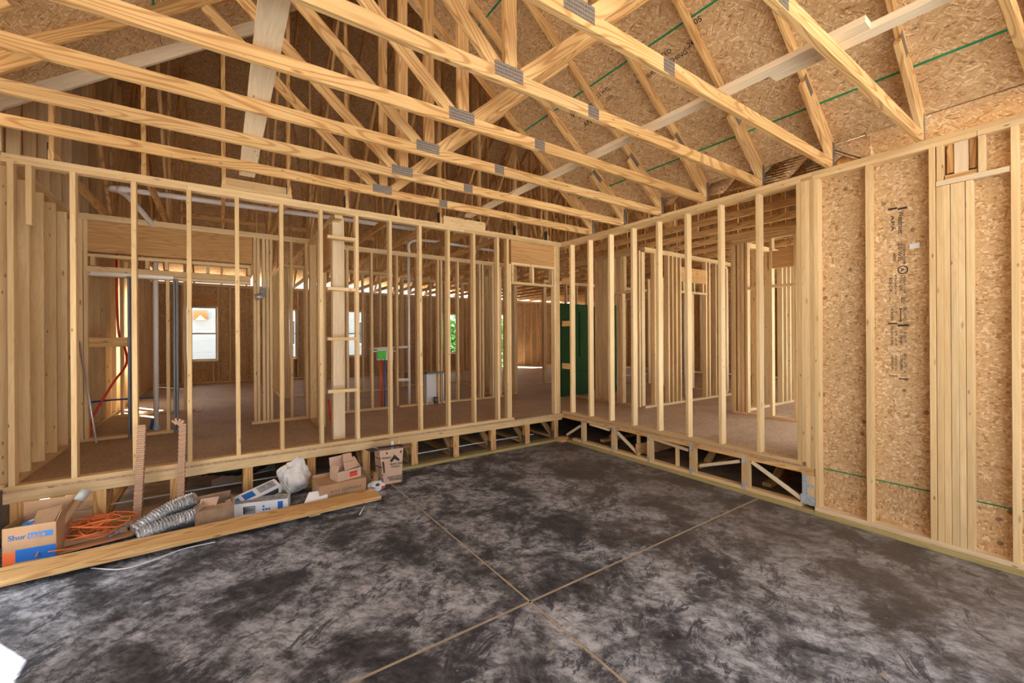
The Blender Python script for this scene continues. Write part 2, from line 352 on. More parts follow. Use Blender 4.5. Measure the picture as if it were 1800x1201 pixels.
# ================================================================ GROUND AND SLAB
g = thing('ground', 'pale bare building-site ground around the house', 'ground', (0, 0, -0.3), kind='structure')
box('soil', (-60, -60, -0.5), (60, 60, -0.3), GROUNDM, g)
fl = thing('floor', 'stained grey concrete garage slab with two crossing cream joints', 'floor', (-3.0, -3.0, 0), kind='structure')
JX, JY, JW = -3.005, -3.058, 0.009
for x0, x1 in ((-6.35, JX-JW), (JX+JW, 0.14)):
    for y0, y1 in ((-7.6, JY-JW), (JY+JW, 0.02)):
        cx, cyy = (x0+x1)/2, (y0+y1)/2
        me = boxmesh('slab_panel', x1-x0, y1-y0, 0.2, CONCRETE, 0.002)
        # keep one continuous stain pattern: local origin at the crossing of the joints
        me.transform(Matrix.Translation((cx-JX, cyy-JY, -0.1)))
        link('slab_panel', me, Matrix.Translation((JX, JY, 0)), fl)
box('joint_filler', (JX-JW, -7.6, -0.05), (JX+JW, 0.0, -0.0015), FILL, fl)
box('joint_filler', (-6.35, JY-JW, -0.05), (0.12, JY+JW, -0.0015), FILL, fl)
ap = thing('pavement', 'sunlit driveway apron outside the garage opening', 'driveway', (-3, -12, -0.1), kind='structure')
box('apron_slab', (-9, -17, -0.3), (4, -7.62, -0.06), plain('pale_concrete', (0.68, 0.67, 0.64), 0.85, 0, 0.2, 20, 0.08, 2), ap)

# ================================================================ RAISED FLOOR OF THE HOUSE
rf = thing('floor_raised', 'brown strand-board subfloor of the raised house interior', 'floor', (0, 4, ZF), kind='structure')
def floor_panels(x0, x1, y0, y1):
    y = y0; r = 0
    while y < y1-0.01:
        ye = min(y+1.22, y1); x = x0; first = True
        while x < x1-0.01:
            xe = min(x + (1.22 if first and r % 2 else 2.44), x1); first = False
            box('subfloor_panel', (x, y, ZF-0.02), (xe-0.003, ye-0.003, ZF), SUBFLOOR, rf, 0.001, 0)
            x = xe
        y = ye; r += 1
floor_panels(-6.12, 9.0, 0.0, 9.5)
floor_panels(0.0, 9.0, -3.5, 0.0)
cs = thing('floor_crawlspace', 'dark dirt below the raised floor', 'floor', (0, 4, -0.02), kind='structure')
box('dirt', (-6.12, 0.12, -0.2), (9, 9.5, -0.03), GRAVEL, cs); box('dirt', (0.12, -3.55, -0.2), (9, 0.12, -0.03), GRAVEL, cs)

def studs_wall(root, p0, d, zs, studs, z0, z1, top=2, sole=True, mat=None, length=None, depth=TW, side=1):
    """stud wall from p0 along unit d; its room face on the line, its depth towards side*normal"""
    p0 = V((p0[0], p0[1], 0)); d = V((d[0], d[1], 0)).normalized(); n = V((-d.y, d.x, 0))*side; mat = mat or SPRUCE
    m = n*(depth/2)
    for k in range(top):
        z = z1 - TH*(k+0.5); board('top_plate', p0+m+V((0, 0, z)), p0+m+d*length+V((0, 0, z)), depth, TH, n, mat, root)
    if sole: board('sole_plate', p0+m+V((0, 0, z0+TH/2)), p0+m+d*length+V((0, 0, z0+TH/2)), depth, TH, n, mat, root)
    za = z0+(TH if sole else 0); zb = z1-TH*top
    for s in studs:
        q = p0+m+d*s; board('stud', q+V((0, 0, za)), q+V((0, 0, zb)), depth, TH, n, mat, root)

# ================================================================ BACK WALL OF THE GARAGE
wb = thing('wall_back', 'open pale stud wall across the back of the garage, standing on the raised floor edge', 'wall', (-3, 0, ZF), kind='structure')
DX0, DX1 = -0.96, -0.12       # doorway in its right end
def plate(x0, x1, z, yo=0.0, mat=None): box('top_plate', (x0, yo, z-TH), (x1, yo+TW, z), mat or SPRUCE, wb, 0.0025, 0)
plate(-6.12, -3.33, ZT); plate(-3.328, 0.089, ZT, -0.002)
plate(-6.12, -4.9, ZT-TH, -0.001); plate(-4.898, -1.8, ZT-TH); plate(-1.798, 0.0, ZT-TH, -0.001)
box('sole_plate', (-6.12, 0, ZF), (-3.3, TW, ZS), SPRUCE, wb, 0.0025, 0); box('sole_plate', (-3.298, 0, ZF), (DX0, TW, ZS), SPRUCE, wb, 0.0025, 0)
def vstud(x, z0=ZS, z1=ZT-2*TH, y0=0.0, y1=TW, mat=None, root=None, lean=0.0, nm='stud'):
    board(nm, (x+TH/2, (y0+y1)/2, z0), (x+TH/2+lean, (y0+y1)/2, z1), y1-y0, TH, (0, 1, 0), mat or SPRUCE, root or wb)
for i in range(12):
    x = -1.2496 - 0.4064*(11-i)
    vstud(x, lean=random.uniform(-.006, .006))
vstud(-6.09); vstud(-5.985, ZT-2*TH-0.5)  # short scab hanging at the left end
vstud(-3.26+0.0, ZS, ZT-2*TH) if False else None
vstud(-1.08); vstud(-1.04, ZS, 2.80); vstud(-0.148, ZF, ZT-2*TH, 0.001); vstud(-0.106, ZF, ZT-2*TH, 0.001)
vstud(-0.067, ZF, ZT-2*TH, 0.002)
# doorway header and the framing under it
box('header_beam', (-1.0, 0.006, 2.83), (-0.03, 0.082, 3.165), LVL, wb, 0.002, 0)
box('header_plate', (-1.0, 0.0, 2.792), (-0.15, TW, 2.829), SPRUCE, wb, 0.002, 0)
box('door_head', (-1.0, 0.0, 2.50), (-0.15, TW, 2.538), SPRUCE, wb, 0.002, 0)
for x in (-0.99, -0.60, -0.20): vstud(x, 2.538, 2.792, nm='cripple_stud')
for z in (2.88, 2.275, 1.685, 1.07): box('blocking', (-3.602, 0.002, z-0.019), (-3.27, TW, z+0.019), SPRUCE, wb, 0.002, 0)
box('blocking', (-4.62, -0.01, ZT), (-3.97, 0.079, ZT+TH), SPRUCE, wb, 0.002, 0)   # two loose-cut blocks on the plate
box('blocking', (-4.62, 0.03, ZT+TH), (-3.97, 0.069, ZT+TH+0.085), SPRUCE, wb, 0.002, 0)
box('blocking', (-2.12, 0.0, ZT), (-1.457, 0.038, ZT+0.112), SPRUCE, wb, 0.002, 0)
# edge of the raised floor below it
rim = thing('rim_beam', 'long pale rim board under the back stud wall', 'beam', (-3, 0, 0.37), kind='structure')
box('rim_board', (-6.12, -0.002, 0.335), (-2.9, 0.036, 0.4205), SPRUCE, rim, 0.0025, 0); box('rim_board', (-2.898, -0.002, 0.335), (0.0, 0.036, 0.4205), SPRUCE, rim, 0.0025, 0)
sl = thing('sill_plate', 'yellow-green treated sill plate along the slab edge', 'sill', (-3, 0, 0), kind='structure')
box('sill_board', (-6.12, -0.03, 0), (-2.7, 0.11, 0.038), TREATED, sl, 0.003, 0); box('sill_board', (-2.697, -0.03, 0), (0.0, 0.11, 0.038), TREATED, sl, 0.003, 0)
box('sill_board', (-0.03, -3.4, 0), (0.11, -0.02, 0.038), TREATED, sl, 0.003, 1); box('sill_board', (-0.032, -3.56, 0), (0.11, -3.403, 0.038), TREATED, sl, 0.003, 1)
box('sill_board', (-0.03, -6.6, 0), (0.11, -3.563, 0.038), TREATED, sl, 0.003, 1)
# ---- floor trusses ending at the back wall
def floor_truss(x, far, label):
    t = thing('floor_truss', label, 'floor truss', (x, 0.04, 0.04), 'floor trusses under the raised floor')
    box('chord', (x-TW/2, 0.038, 0.3825), (x+TW/2, far, 0.4205), PINE, t, 0.002, 1)
    box('chord', (x-TW/2, 0.0, 0.04), (x+TW/2, far, 0.078), PINE, t, 0.002, 1)
    box('end_post', (x-TW/2+.001, 0.002, 0.078), (x+TW/2-.001, 0.038, 0.335), PINE, t, 0.002, 2)
    box('end_post', (x-TW/2+.002, 0.04, 0.078), (x+TW/2-.002, 0.078, 0.3825), PINE, t, 0.002, 2)
    y = 0.1; k = 0
    while y < far-0.7 and k < 6:
        board('web', (x, y, 0.09), (x, y+0.42, 0.37), TW-.004, TH, (1, 0, 0), PINE, t); board('web', (x, y+0.5, 0.37), (x, y+0.9, 0.09), TW-.004, TH, (1, 0, 0), PINE, t)
        y += 0.95; k += 1
    box('nail_plate', (x-TW/2-.0015, 0.004, 0.05), (x-TW/2+.001, 0.10, 0.17), PLATE, t, 0.0003)
    box('nail_plate', (x-TW/2-.0015, 0.004, 0.33), (x-TW/2+.001, 0.10, 0.42), PLATE, t, 0.0003)
    return t
ft = ['under the leftmost bay', 'above the open tape box', 'between the two ridged cardboard strips', 'beside the black duct', 'behind the flat brown box',
      'behind the tall waste carton', 'right of the tall waste carton', 'fourth from the inner corner', 'third from the inner corner', 'second from the inner corner', 'at the inner corner']
fx = [-6.04, -5.54, -5.0, -4.40, -3.785, -3.17, -2.55, -1.945, -1.335, -0.71, -0.125]
for x, lb in zip(fx, ft): floor_truss(x, 9.4, 'pale wooden open-web floor truss end post ' + lb)
# ================================================================ RIGHT WALL OF THE GARAGE
wr = thing('wall_right', 'right garage wall, open studs on the raised floor then studs backed by strand board', 'wall', (0, -3, 0), kind='structure')
def ystud(y, z0, z1, x0=0.0, x1=TW, mat=None, nm='stud', lean=0.0, root=None):
    """y: the stud's edge farther from the camera"""
    return board(nm, ((x0+x1)/2, y-TH/2, z0), ((x0+x1)/2, y-TH/2+lean, z1), x1-x0, TH, (1, 0, 0), mat or SPRUCE, root or wr)
for y0, y1, z, xo in ((-0.0, -1.3, ZT, 0), (-1.302, -3.55, ZT, 0.002), (-3.552, -6.6, ZT, 0), (-0.0, -3.49, ZT-TH, 0.001), (-3.552, -4.60, ZT-TH, 0.001), (-4.602, -6.6, ZT-TH, 0)):
    box('top_plate', (xo, y1, z-TH), (TW+xo, y0, z), SPRUCE, wr, 0.0025, 1)
box('sole_plate', (0, -3.49, ZF), (TW, -0.0, ZS), SPRUCE, wr, 0.0025, 1)
box('band_board', (0.001, -3.49, 0.402), (TW, 0.0, ZF), PINE, wr, 0.002, 1)
for k in range(8): ystud(-(0.1947+.4064*k), ZS, ZT-2*TH, lean=random.uniform(-.005, .005))
ystud(-3.415, ZS, ZT-2*TH)
for z in (2.60, 1.91, 1.215): box('blocking', (0.004, -0.195, z-0.045), (0.042, -0.006, z+0.045), PINE, wr, 0.002, 1)
# three-ply post where the wall changes
for k in range(3): ystud(-3.455-0.0345*k, 0.43, ZT-TH-0.03, 0.0, TW+.001*k, nm='post_ply')
box('packing_block', (-0.001, -3.555, 0.355), (TW+.003, -3.45, 0.43), LVL, wr, 0.002, 1)
box('packing_block', (-0.001, -3.555, ZT-2*TH+0.008), (TW+.003, -3.455, ZT-TH), LVL, wr, 0.002, 1)
for k in range(3): ystud(-3.452-0.0345*k, 0.078, 0.355, 0.0, TW, nm='post_ply')
box('strap', (-0.003, -3.50, 0.10), (0.0, -3.455, 0.36), PLATE_BRIGHT, wr, 0.0003, 2)
box('strap', (-0.0035, -3.56, 0.075), (0.0, -3.44, 0.165), PLATE_BRIGHT, wr, 0.0003, 1); box('strap', (-0.0035, -3.552, 0.24), (0.0, -3.47, 0.275), PLATE_BRIGHT, wr, 0.0003, 1)
# second section, framed from the slab
box('sole_plate', (-0.004, -6.6, 0.038), (TW, -3.56, 0.076), PALE, wr, 0.0025, 1)
ystud(-3.562, 0.076, ZT-2*TH); ystud(-3.945, 0.076, ZT-2*TH); ystud(-4.342, 0.076, ZT-2*TH)
for k in range(5): ystud(-4.383-0.0395*k, 0.076, 2.85, 0.0015*(k % 2), TW-0.001*k, nm='stud', lean=0.002*(k % 2))
ystud(-4.76, 0.076, ZT-2*TH); ystud(-5.17, 0.076, ZT-2*TH); ystud(-5.58, 0.076, ZT-2*TH); ystud(-5.98, 0.076, ZT-2*TH); ystud(-6.4, 0.076, ZT-2*TH)
box('cross_block', (-0.006, -4.757, 2.853), (0.036, -4.385, 2.893), PALE, wr, 0.002, 1)
ystud(-4.386, 2.893, ZT-2*TH, nm='cripple_stud'); ystud(-4.605, 2.893, ZT-2*TH-0.005, nm='cripple_stud')
ystud(-4.437, 2.95, ZT-TH, 0.045, TW, PINE, nm='cripple_stud'); ystud(-4.556, 2.95, ZT-TH, 0.045, TW, PINE, nm='cripple_stud')
box('cripple_stud', (0.03, -4.553, 2.93), (0.05, -4.478, ZT-0.03), PALE, wr, 0.002, 2)
box('cross_block', (0.018, -4.60, 2.893), (0.08, -4.43, 2.93), PINE, wr, 0.002, 1)
# strand-board sheathing behind it
ws = thing('wall_sheathing', 'strand-board sheets nailed behind the right wall studs', 'wall panels', (0.09, -5, 0), kind='structure')
def sheet(y0, y1, z0, z1, x=TW+.001, vert=True):
    return box('strand_board_sheet', (x, y0, z0), (x+0.012, y1, z1), OSB, ws, 0.001, 2 if vert else 1)
sheet(-3.96+0.0, -3.56, 0.038, 0.427, vert=False); sheet(-6.4, -3.963, 0.038, 0.427, vert=False)
s1 = sheet(-4.36, -3.56, 0.433, ZT, vert=True); s2 = sheet(-5.58, -4.363, 0.433, ZT); sheet(-6.6, -5.583, 0.433, ZT)
box('painted_edge', (TW-0.0008, -6.4, 0.4245), (TW+0.0035, -3.56, 0.4355), GREENEDGE, ws, 0.0002, 1)
# printed marks and the sticker on the sheet beside the centre stud
MX = TW+0.0003
def mk(u, v): return at(u, v, 0, MX)
def mark(s_, u0, u1, v0, v1):
    vm = (v0+v1)/2; a_, b_ = mk(u0, vm).y, mk(u1, vm).y; cap = a_-b_; z0, z1 = mk(u0, v0).z, mk(u0, v1).z; size = cap/.70
    text('printed_lettering', s_, size, (MX, a_, z0), (0, 0, -1), (-1, 0, 0), INK, s1, wx=(z0-z1)/(len(s_)*size*.57))
def bar(u0, u1, v0, v1):
    vm = (v0+v1)/2; box('printed_bar', (MX-.0004, mk(u1, vm).y, mk(u0, v1).z), (MX+.0006, mk(u0, vm).y, mk(u0, v0).z), INK, s1, 0.0001)
for q_ in (('Westfraser', 1579, 1588.5, 372, 422), ('2.0 WEL', 1579, 1586.5, 428, 465), ('RATED PANEL GRADE', 1587.3, 1591.5, 430, 464), ('A', 1583, 1590, 471, 477),
           ('NEXXA 1 600', 1588, 1592.5, 484, 518), ('P2-10 600', 1581, 1586.5, 484, 518), ('505', 1584, 1592, 522, 533), ('SIZED FOR SPACE', 1588.5, 1593, 539, 566),
           ('APA', 1566, 1572, 379, 405), ('600', 1570, 1575, 446, 463), ('600 OK', 1563, 1569, 488, 516), ('CN HD 24', 1573, 1576.5, 484, 518), ('THICKNESS', 1566, 1570.5, 538, 563),
           ('7/16', 1574, 1577, 547, 553), ('WEI UD A', 1573.5, 1577, 580, 608), ('PA-00 V.300', 1566, 1570.5, 573, 615), ('IBS 2.5 CSI', 1588.5, 1593, 583, 610), ('CE 188 600', 1582, 1587, 580, 612),
           ('PS2 61 ATTIC 14', 1589, 1593.5, 622, 662), ('2700 800', 1582.5, 1587, 624, 657), ('WEI/N/ 03', 1573.5, 1577, 625, 657), ('20 WEI 03', 1566.5, 1570.5, 625, 655)): mark(*q_)
for q_ in ((1578, 1595, 366, 369.5), (1561, 1577, 367, 370.5), (1578, 1596, 570.5, 574), (1561, 1577, 568, 570.5), (1580, 1597, 665, 667), (1562, 1578, 660, 661.2), (1582.3, 1583.7, 543, 565), (1580, 1586, 542.5, 544), (1580, 1586, 564, 565.5)): bar(*q_)
cc_ = mk(1587, 474.5)
tube('printed_ring', [(MX, cc_.y+0.030*math.cos(a*math.pi/12), cc_.z+0.032*math.sin(a*math.pi/12)) for a in range(25)], 0.004, INK, s1, 5, cap=False)
st = box('sticker', (MX-0.001, mk(1616.5, 432).y, mk(1605, 437).z), (MX, mk(1599, 432).y, mk(1605, 428).z), PAPER, s1, 0.0001)
# ---- floor truss that runs along the right wall
rt = thing('floor_truss_along_wall', 'pale open-web floor truss running along the base of the right wall', 'floor truss', (0.04, -1.75, 0.04))
box('chord', (0.0, -3.45, 0.368), (TW, -0.0, 0.402), PINE, rt, 0.002, 1)
box('chord', (0.0, -3.45, 0.0385), (TW, -0.25, 0.0765), SPRUCE, rt, 0.002, 1)
posts = (-0.44, -1.05, -1.665, -2.268, -2.88)
for y in posts:
    box('post', (0.001, y-TW, 0.0765), (0.037, y, 0.368), SPRUCE, rt, 0.002, 2)
    for z0, z1 in ((0.045, 0.13), (0.325, 0.40)): box('nail_plate', (-0.0025, y-0.042, z0), (0.0, y-0.004, z1), PLATE_BRIGHT, rt, 0.0003, 2)
for y, z0, y2, z1 in ((-0.10, .10, -0.42, .30), (-1.0, .34, -0.62, .36), (-1.15, .33, -1.52, .10), (-2.40, .17, -2.85, .33), (-2.98, .355, -3.44, .11), (-1.75, .36, -2.25, .32)):
    board('web', (0.02, y, z0), (0.02, y2, z1), 0.034, 0.035, (0, 1, 0), PALE, rt)
for k, y in enumerate((-1.46, -2.05)): box('post', (0.05, y-0.038, 0.0765), (0.088, y, 0.368), SPRUCE, rt, 0.002, 2)
bt = thing('offcut_board', 'short honey-coloured board end poking through the floor truss on the right', 'board', (0.1, -1.5, 0.1))
box('board', (0.0, -1.52, 0.10), (0.7, -1.48, 0.24), LVL, bt, 0.002, 0)
# crawl-space floor trusses seen through it, running away from the wall
for k, y in enumerate((-3.0, -2.2, -1.4, -0.6)):
    t = thing('floor_truss', 'floor truss in the dark beyond the right wall, number %s towards the corner' % ('one', 'two', 'three', 'four')[k], 'floor truss', (4, y, 0.04), 'floor trusses under the raised floor')
    for z in (0.04, 0.382): box('chord', (0.3, y-TW/2, z), (8.8, y+TW/2, z+TH), PINE, t, 0.002, 0)
    for x in (0.5, 1.3, 2.1, 2.9, 3.7): board('web', (x, y, .08), (x+.4, y, .38), TW-.01, TH, (0, 1, 0), PINE, t); board('web', (x+.8, y, .08), (x+.42, y, .38), TW-.01, TH, (0, 1, 0), PINE, t)
# foundation walls, with gaps added to let daylight in under the floor
fd = thing('wall_foundation', 'grey block foundation far under the house', 'wall', (0, 9.5, -0.3), kind='structure')
box('block_wall', (-6.3, 9.4, -0.3), (-5.7, 9.55, 0.42), BLOCKM, fd, 0.002); box('block_wall', (-3.9, 9.4, -0.3), (9.1, 9.55, 0.42), BLOCKM, fd, 0.002)
box('block_wall', (-6.35, -7.6, -0.3), (-6.16, 0.0, 0.02), BLOCKM, fd, 0.002); box('block_wall', (-6.35, 0.0, -0.3), (-6.16, .7, 0.42), BLOCKM, fd, 0.002)
box('block_wall', (-6.35, 4.6, -0.3), (-6.16, 9.4, 0.42), BLOCKM, fd, 0.002)
box('block_wall', (9.0, -3.6, -0.3), (9.15, 9.55, 0.42), BLOCKM, fd, 0.002); box('block_wall', (0.11, -3.7, -0.3), (9.15, -3.58, 0.42), BLOCKM, fd, 0.002)

# ================================================================ GARAGE LEFT WALL, FRONT WALL (behind the camera)
wl = thing('wall_left', 'left garage stud wall with an open side doorway', 'wall', (-6.25, -4, 0), kind='structure')
for y0, y1 in ((-6.6, -1.72), (-0.69, 0.0)):
    box('strand_board_sheet', (-6.26, y0, 0.0), (-6.248, y1, ZT), OSB, wl, 0.001, 2)
    y = y0+0.02
    while y < y1: box('stud', (-6.246, y, 0.038), (-6.157, y+TH, ZT-2*TH), SPRUCE, wl, 0.002, 2); y += 0.4064
box('strand_board_sheet', (-6.26, -1.72, 2.1), (-6.248, -0.69, ZT), OSB, wl, 0.001, 2)
box('header_beam', (-6.246, -1.72, 2.1), (-6.157, -0.69, 2.35), LVL, wl, 0.002, 1)
for z in (ZT, ZT-TH): box('top_plate', (-6.246, -6.6, z-TH), (-6.157, -0.0, z), SPRUCE, wl, 0.002, 1)
wf = thing('wall_front', 'front garage wall around the wide vehicle opening behind the camera', 'wall', (-3, -6.65, 0), kind='structure')
box('strand_board_sheet', (-6.26, -6.70, 0), (-5.7, -6.6, ZT), OSB, wf, 0.001, 2); box('strand_board_sheet', (-0.5, -6.70, 0), (0.1, -6.6, ZT), OSB, wf, 0.001, 2)
box('header_beam', (-5.7, -6.7, 2.75), (-0.5, -6.6, ZT), LVL, wf, 0.002, 0)

# ================================================================ GARAGE ROOF: TRUSSES AND SHEATHING
RX, SL = -3.15, 0.75            # ridge, slope
ZU0 = 3.46                      # underside of the rafters at the right wall
ZSH = ZU0 + TW*1.25             # underside of the sheathing there
YR = [-4.288+0.6096*k for k in range(-3, 7)]     # truss lines
LX = -6.3
def garage_truss(y, label):
    t = thing('roof_truss', label, 'roof truss', (RX, y, ZT), 'garage roof trusses')
    T = TH; zc = ZT+TW/2
    def b(nm, a, c, w, th, mat=PINE): return board(nm, (a[0], y, a[1]), (c[0], y, c[1]), w, th, V((-(c[1]-a[1]), 0, c[0]-a[0])), mat, t)
    b('bottom_chord', (LX, zc), (-2.44, zc), TW, T); b('bottom_chord', (-2.438, zc), (0.10, zc), TW, T)
    off = TW*1.25/2
    rz = ZU0+SL*3.15+off
    b('top_chord', (0.10, ZU0-SL*0.10+off), (RX, rz), TW, T-.001); b('top_chord', (LX-.10, ZU0-SL*.10+off), (RX, rz), TW, T-.001)
    # sliders: a second piece under the rafter at each heel
    b('heel_slider', (0.06, ZU0-0.095-SL*.06+.02), (-0.56, ZU0+SL*0.56-0.045), TW, T-.002); b('heel_slider', (LX-.06, ZU0-0.095-SL*.06+.02), (LX+0.56, ZU0+SL*0.56-0.045), TW, T-.002)
    box('heel_block', (0.02, y-T/2+.002, ZT+.02), (0.099, y+T/2-.002, ZU0+.03), PINE, t, 0.002, 2)
    b('king_post', (RX, ZT+TW-.03), (RX, rz-.02), TW, T-.0015)
    b('web', (-3.10, ZT+0.05), (-1.57, ZT+0.05+1.53*.878), TW, T-.003); b('web', (-3.20, ZT+.05), (-4.73, ZT+0.05+1.53*.878), TW, T-.003)
    for s in (-1, 1):
        yy = y+s*(T/2+.0008)
        def pl(x0, x1, z0, z1): box('nail_plate', (x0, yy-.0012, z0), (x1, yy+.0012, z1), PLATE, t, 0.0003, 0)
        pl(RX-.12, RX+.09, ZT+.03, ZT+.118); pl(-2.49, -2.385, ZT+.003, ZT+.086)
        box('nail_plate', (0.05, yy-.0012, ZT+.005), (0.096, yy+.0012, ZT+.24), PLATE, t, 0.0003, 2)
        p = V((-0.40, yy, ZU0+.40*SL+.02)); board('nail_plate', p, p+V((-.15, 0, .1125)), 0.06, .0024, (0.6, 0, .8), PLATE, t, 0.0003)
    return t
NAMES = ['wooden garage roof truss behind and above the camera, far from the back wall', 'wooden garage roof truss directly behind the camera line', 'wooden garage roof truss nearly overhead, crossing the top right picture corner',
         'garage roof truss whose chord ends highest on the right wall, over the sheathed bay', 'second fully seen garage truss, its centre nail plate at the top edge of the picture',
         'third garage truss, large centre plate where king post and two webs meet', 'fourth garage truss with a dark split along the chord near its plate', 'middle garage truss, chord running just over the wide white brace end',
         'second garage truss from the back stud wall', 'garage roof truss nearest to the back stud wall']
first = garage_truss(YR[0], NAMES[0])
for k in range(1, 10): copy_thing(first, (0, YR[k]-YR[0], 0), NAMES[k])
gp = thing('ceiling_garage', 'strand-board roof deck over the garage, seen from below with green sheet edges', 'roof deck', (RX, -3.6, 5.8), kind='structure')
def deckz(x): return ZSH + SL*(-x) if x > RX else ZSH + SL*(x-LX)
def deck(x0, x1, y0, y1, par=gp, fz=deckz, th=0.012, mat=None, nm='roof_sheet'):
    a, b, c, d = V((x0, y0, fz(x0))), V((x0, y1, fz(x0))), V((x1, y1, fz(x1))), V((x1, y0, fz(x1)))
    n = (b-a).cross(d-a); n = n if n.z > 0 else -n
    return poly(nm, (a, b, c, d), th, n, mat or OSB, par, xd=(0, 1, 0))
rows = [(0.12, -0.236), (-0.242, -1.216), (-1.222, -2.196), (-2.202, RX)]
YE = [-0.62, -2.44, -4.88, -7.3]; YO = [-0.62, -1.24, -3.68, -6.1, -7.3]
sheets = {}
for r, (xa, xb) in enumerate(rows):
    ys = YE if r % 2 == 0 else YO
    for i in range(len(ys)-1):
        sheets[(r, i)] = deck(xb, xa, ys[i+1]+.003, ys[i])
        deck(LX-xa, LX-xb, ys[i+1]+.003, ys[i])
deck(0.11, 0.55, -7.3, -3.93)
for xa, xb in rows: deck(LX-xa, LX-xb, -0.617, -0.005)
bg_ = thing('barge_rafter', 'pale grey-white rafter at the back edge of the left roof slope', 'rafter', (-5.5, -.05, 4))
board('rafter', (-6.25, -.03, 3.46+.05*.75+.045), (-4.2, -.03, 3.46+2.1*.75+.045), TW+.02, TH, (-.6, 0, .8), PALE, bg_)
for x in (-0.239, -1.219, -2.199):
    for xx in (x, LX-x):
        z = deckz(xx); board('painted_edge', (xx, -7.2, z+.0015), (xx, -0.62, z+.0015), 0.020, 0.004, (.8, 0, -.6) if xx > RX else (.8, 0, .6), GREENEDGE, gp, 0.0003)
# faint green overspray beside the seams is left to the paint on the edges; printing on the sheets:
def roofmark(s, size, x, y, par, left=False):
    z = deckz(x); n = V((-.6, 0, -.8)) if x > RX else V((.6, 0, -.8))
    text('printed_lettering', s, size, V((x, y, z))+n*.0006, (0, -1, 0), n, INK, par)
pz = sheets[(2-1, 1)]
for s, sz, x, y in (('Westfraser', .10, -1.06, -1.42), ('APA', .08, -0.93, -1.50), ('2.5 WEL', .06, -1.10, -1.85), ('15/32', .05, -1.03, -1.93),
                    ('EXPOSURE 1', .05, -1.02, -2.35), ('RATED', .06, -1.09, -2.62), ('SHEATHING', .06, -1.02, -2.60), ('24/16', .06, -1.05, -2.95), ('505', .07, -1.16, -3.05)):
    roofmark(s, sz, x, y, pz)
for s, sz, x, y in (('THICKNESS 15/32', .05, -1.06, -3.9), ('MILL 505', .055, -0.98, -3.95), ('EXPOSURE 1', .06, -1.06, -4.4)):
    roofmark(s, sz, x, y, sheets[(1, 2)])
roofmark('Westfraser', .10, -4.55, -1.62, sheets[(0, 0)]); roofmark('APA', .08, -4.42, -1.62, sheets[(0, 0)])
# braces laid over the bottom chords
b1 = thing('lateral_brace', 'wide white flat board laid across the tops of the garage truss chords', 'brace', (-4.4, -2.5, ZT+TW), 'braces over the garage truss chords')
board('board', (-4.405, -0.22, ZT+TW+.019), (-4.41, -3.2, ZT+TW+.019), 0.135, TH, (1, 0, 0), PALE, b1)
b2 = thing('lateral_brace', 'narrow pale long brace crossing the right part of the garage truss chords', 'brace', (-1.8, -2.5, ZT+TW), 'braces over the garage truss chords')
board('board', (-1.83, -0.15, ZT+TW+.019), (-1.80, -4.45, ZT+TW+.019), TW, TH, (1, 0, 0), PALE, b2)
b3 = thing('lateral_brace', 'pale brace lapped beside the end of the long one under the right roof slope', 'brace', (-1.7, -4.8, ZT+TW), 'braces over the garage truss chords')
board('board', (-1.71, -3.95, ZT+TW+.019), (-1.70, -6.5, ZT+TW+.019), TW, TH, (1, 0, 0), PALE, b3)
# ================================================================ HOUSE ROOF
YF, YB = -3.55, 9.45                         # front and back bearing of the long trusses
YRG = (YF+YB)/2; ZH0 = 3.40
def hz(y): return ZH0+TW*1.25 + 0.75*((y-YF) if y < YRG else (YB-y))
HANG = plain('dark_metal_hanger', (.07, .065, .06), .5, .5)
def house_truss(x, y0, label, webs=((1.5, 4.6), (4.6, 2.4), (4.6, 6.6), (6.6, 6.0), (6.6, 8.0))):
    t = thing('house_truss', label, 'roof truss', (x, (y0+YB)/2, ZT), 'house roof trusses')
    def b(nm, a, c, th=TH, w=TW): return board(nm, (x, a[0], a[1]), (x, c[0], c[1]), w, th, V((0, -(c[1]-a[1]), c[0]-a[0])), PINE, t)
    zc = ZT+TW/2; o = TW*.625
    b('bottom_chord', (y0, zc), (YB, zc))
    b('top_chord', (y0, hz(y0)-o), (YRG, hz(YRG)-o), TH-.001); b('top_chord', (YB+.02, hz(YB+.02)-o), (YRG, hz(YRG)-o), TH-.001)
    if y0 > -1: b('end_post', (y0+.045, ZT+TW), (y0+.045, hz(y0)-.03), TH-.002, .055)
    lo = max(y0+.1, YF+.3)
    V1 = [4.9, 7.3] + ([2.5] if y0 > -1 else [-1.4, 1.0, 2.9])
    for y in V1: b('web', (y, ZT+TW), (y, hz(y)-TW), TH-.002)
    ys = sorted(V1); ys = [lo]+ys+[YB-.2]
    for i in range(len(ys)-1):
        a, c = ys[i], ys[i+1]
        if a < YRG: b('web', (a+.05, hz(a)-TW-.1 if i == 0 and y0 > -1 else ZT+TW), (c-.05, (ZT+TW+.02) if i == 0 and y0 > -1 else hz(c)-TW-.05), TH-.003)
        else: b('web', (a+.05, hz(a)-TW-.1), (c-.05, ZT+TW), TH-.003)
    box('metal_hanger', (x-TH/2-.003, y0-.002, ZT+.002), (x-TH/2+.002, y0+.07, ZT+.15), HANG, t, .0003, 2)
    return t
short = [-5.835, -5.227, -4.599, -3.998, -3.38, -2.752, -2.156, -1.528, -0.893, -0.273]
SN = ['at the far left end', 'above the second stud bay from the left', 'just left of the white brace end', 'just right of the white brace end', 'over the ladder-blocked bay',
      'over the laundry hookup', 'over the loose block on the plate', 'over the eighth stud from the left', 'left of the corner doorway', 'above the corner doorway']
h0 = house_truss(short[0], 0.004, 'short house roof truss on the back wall, ' + SN[0])
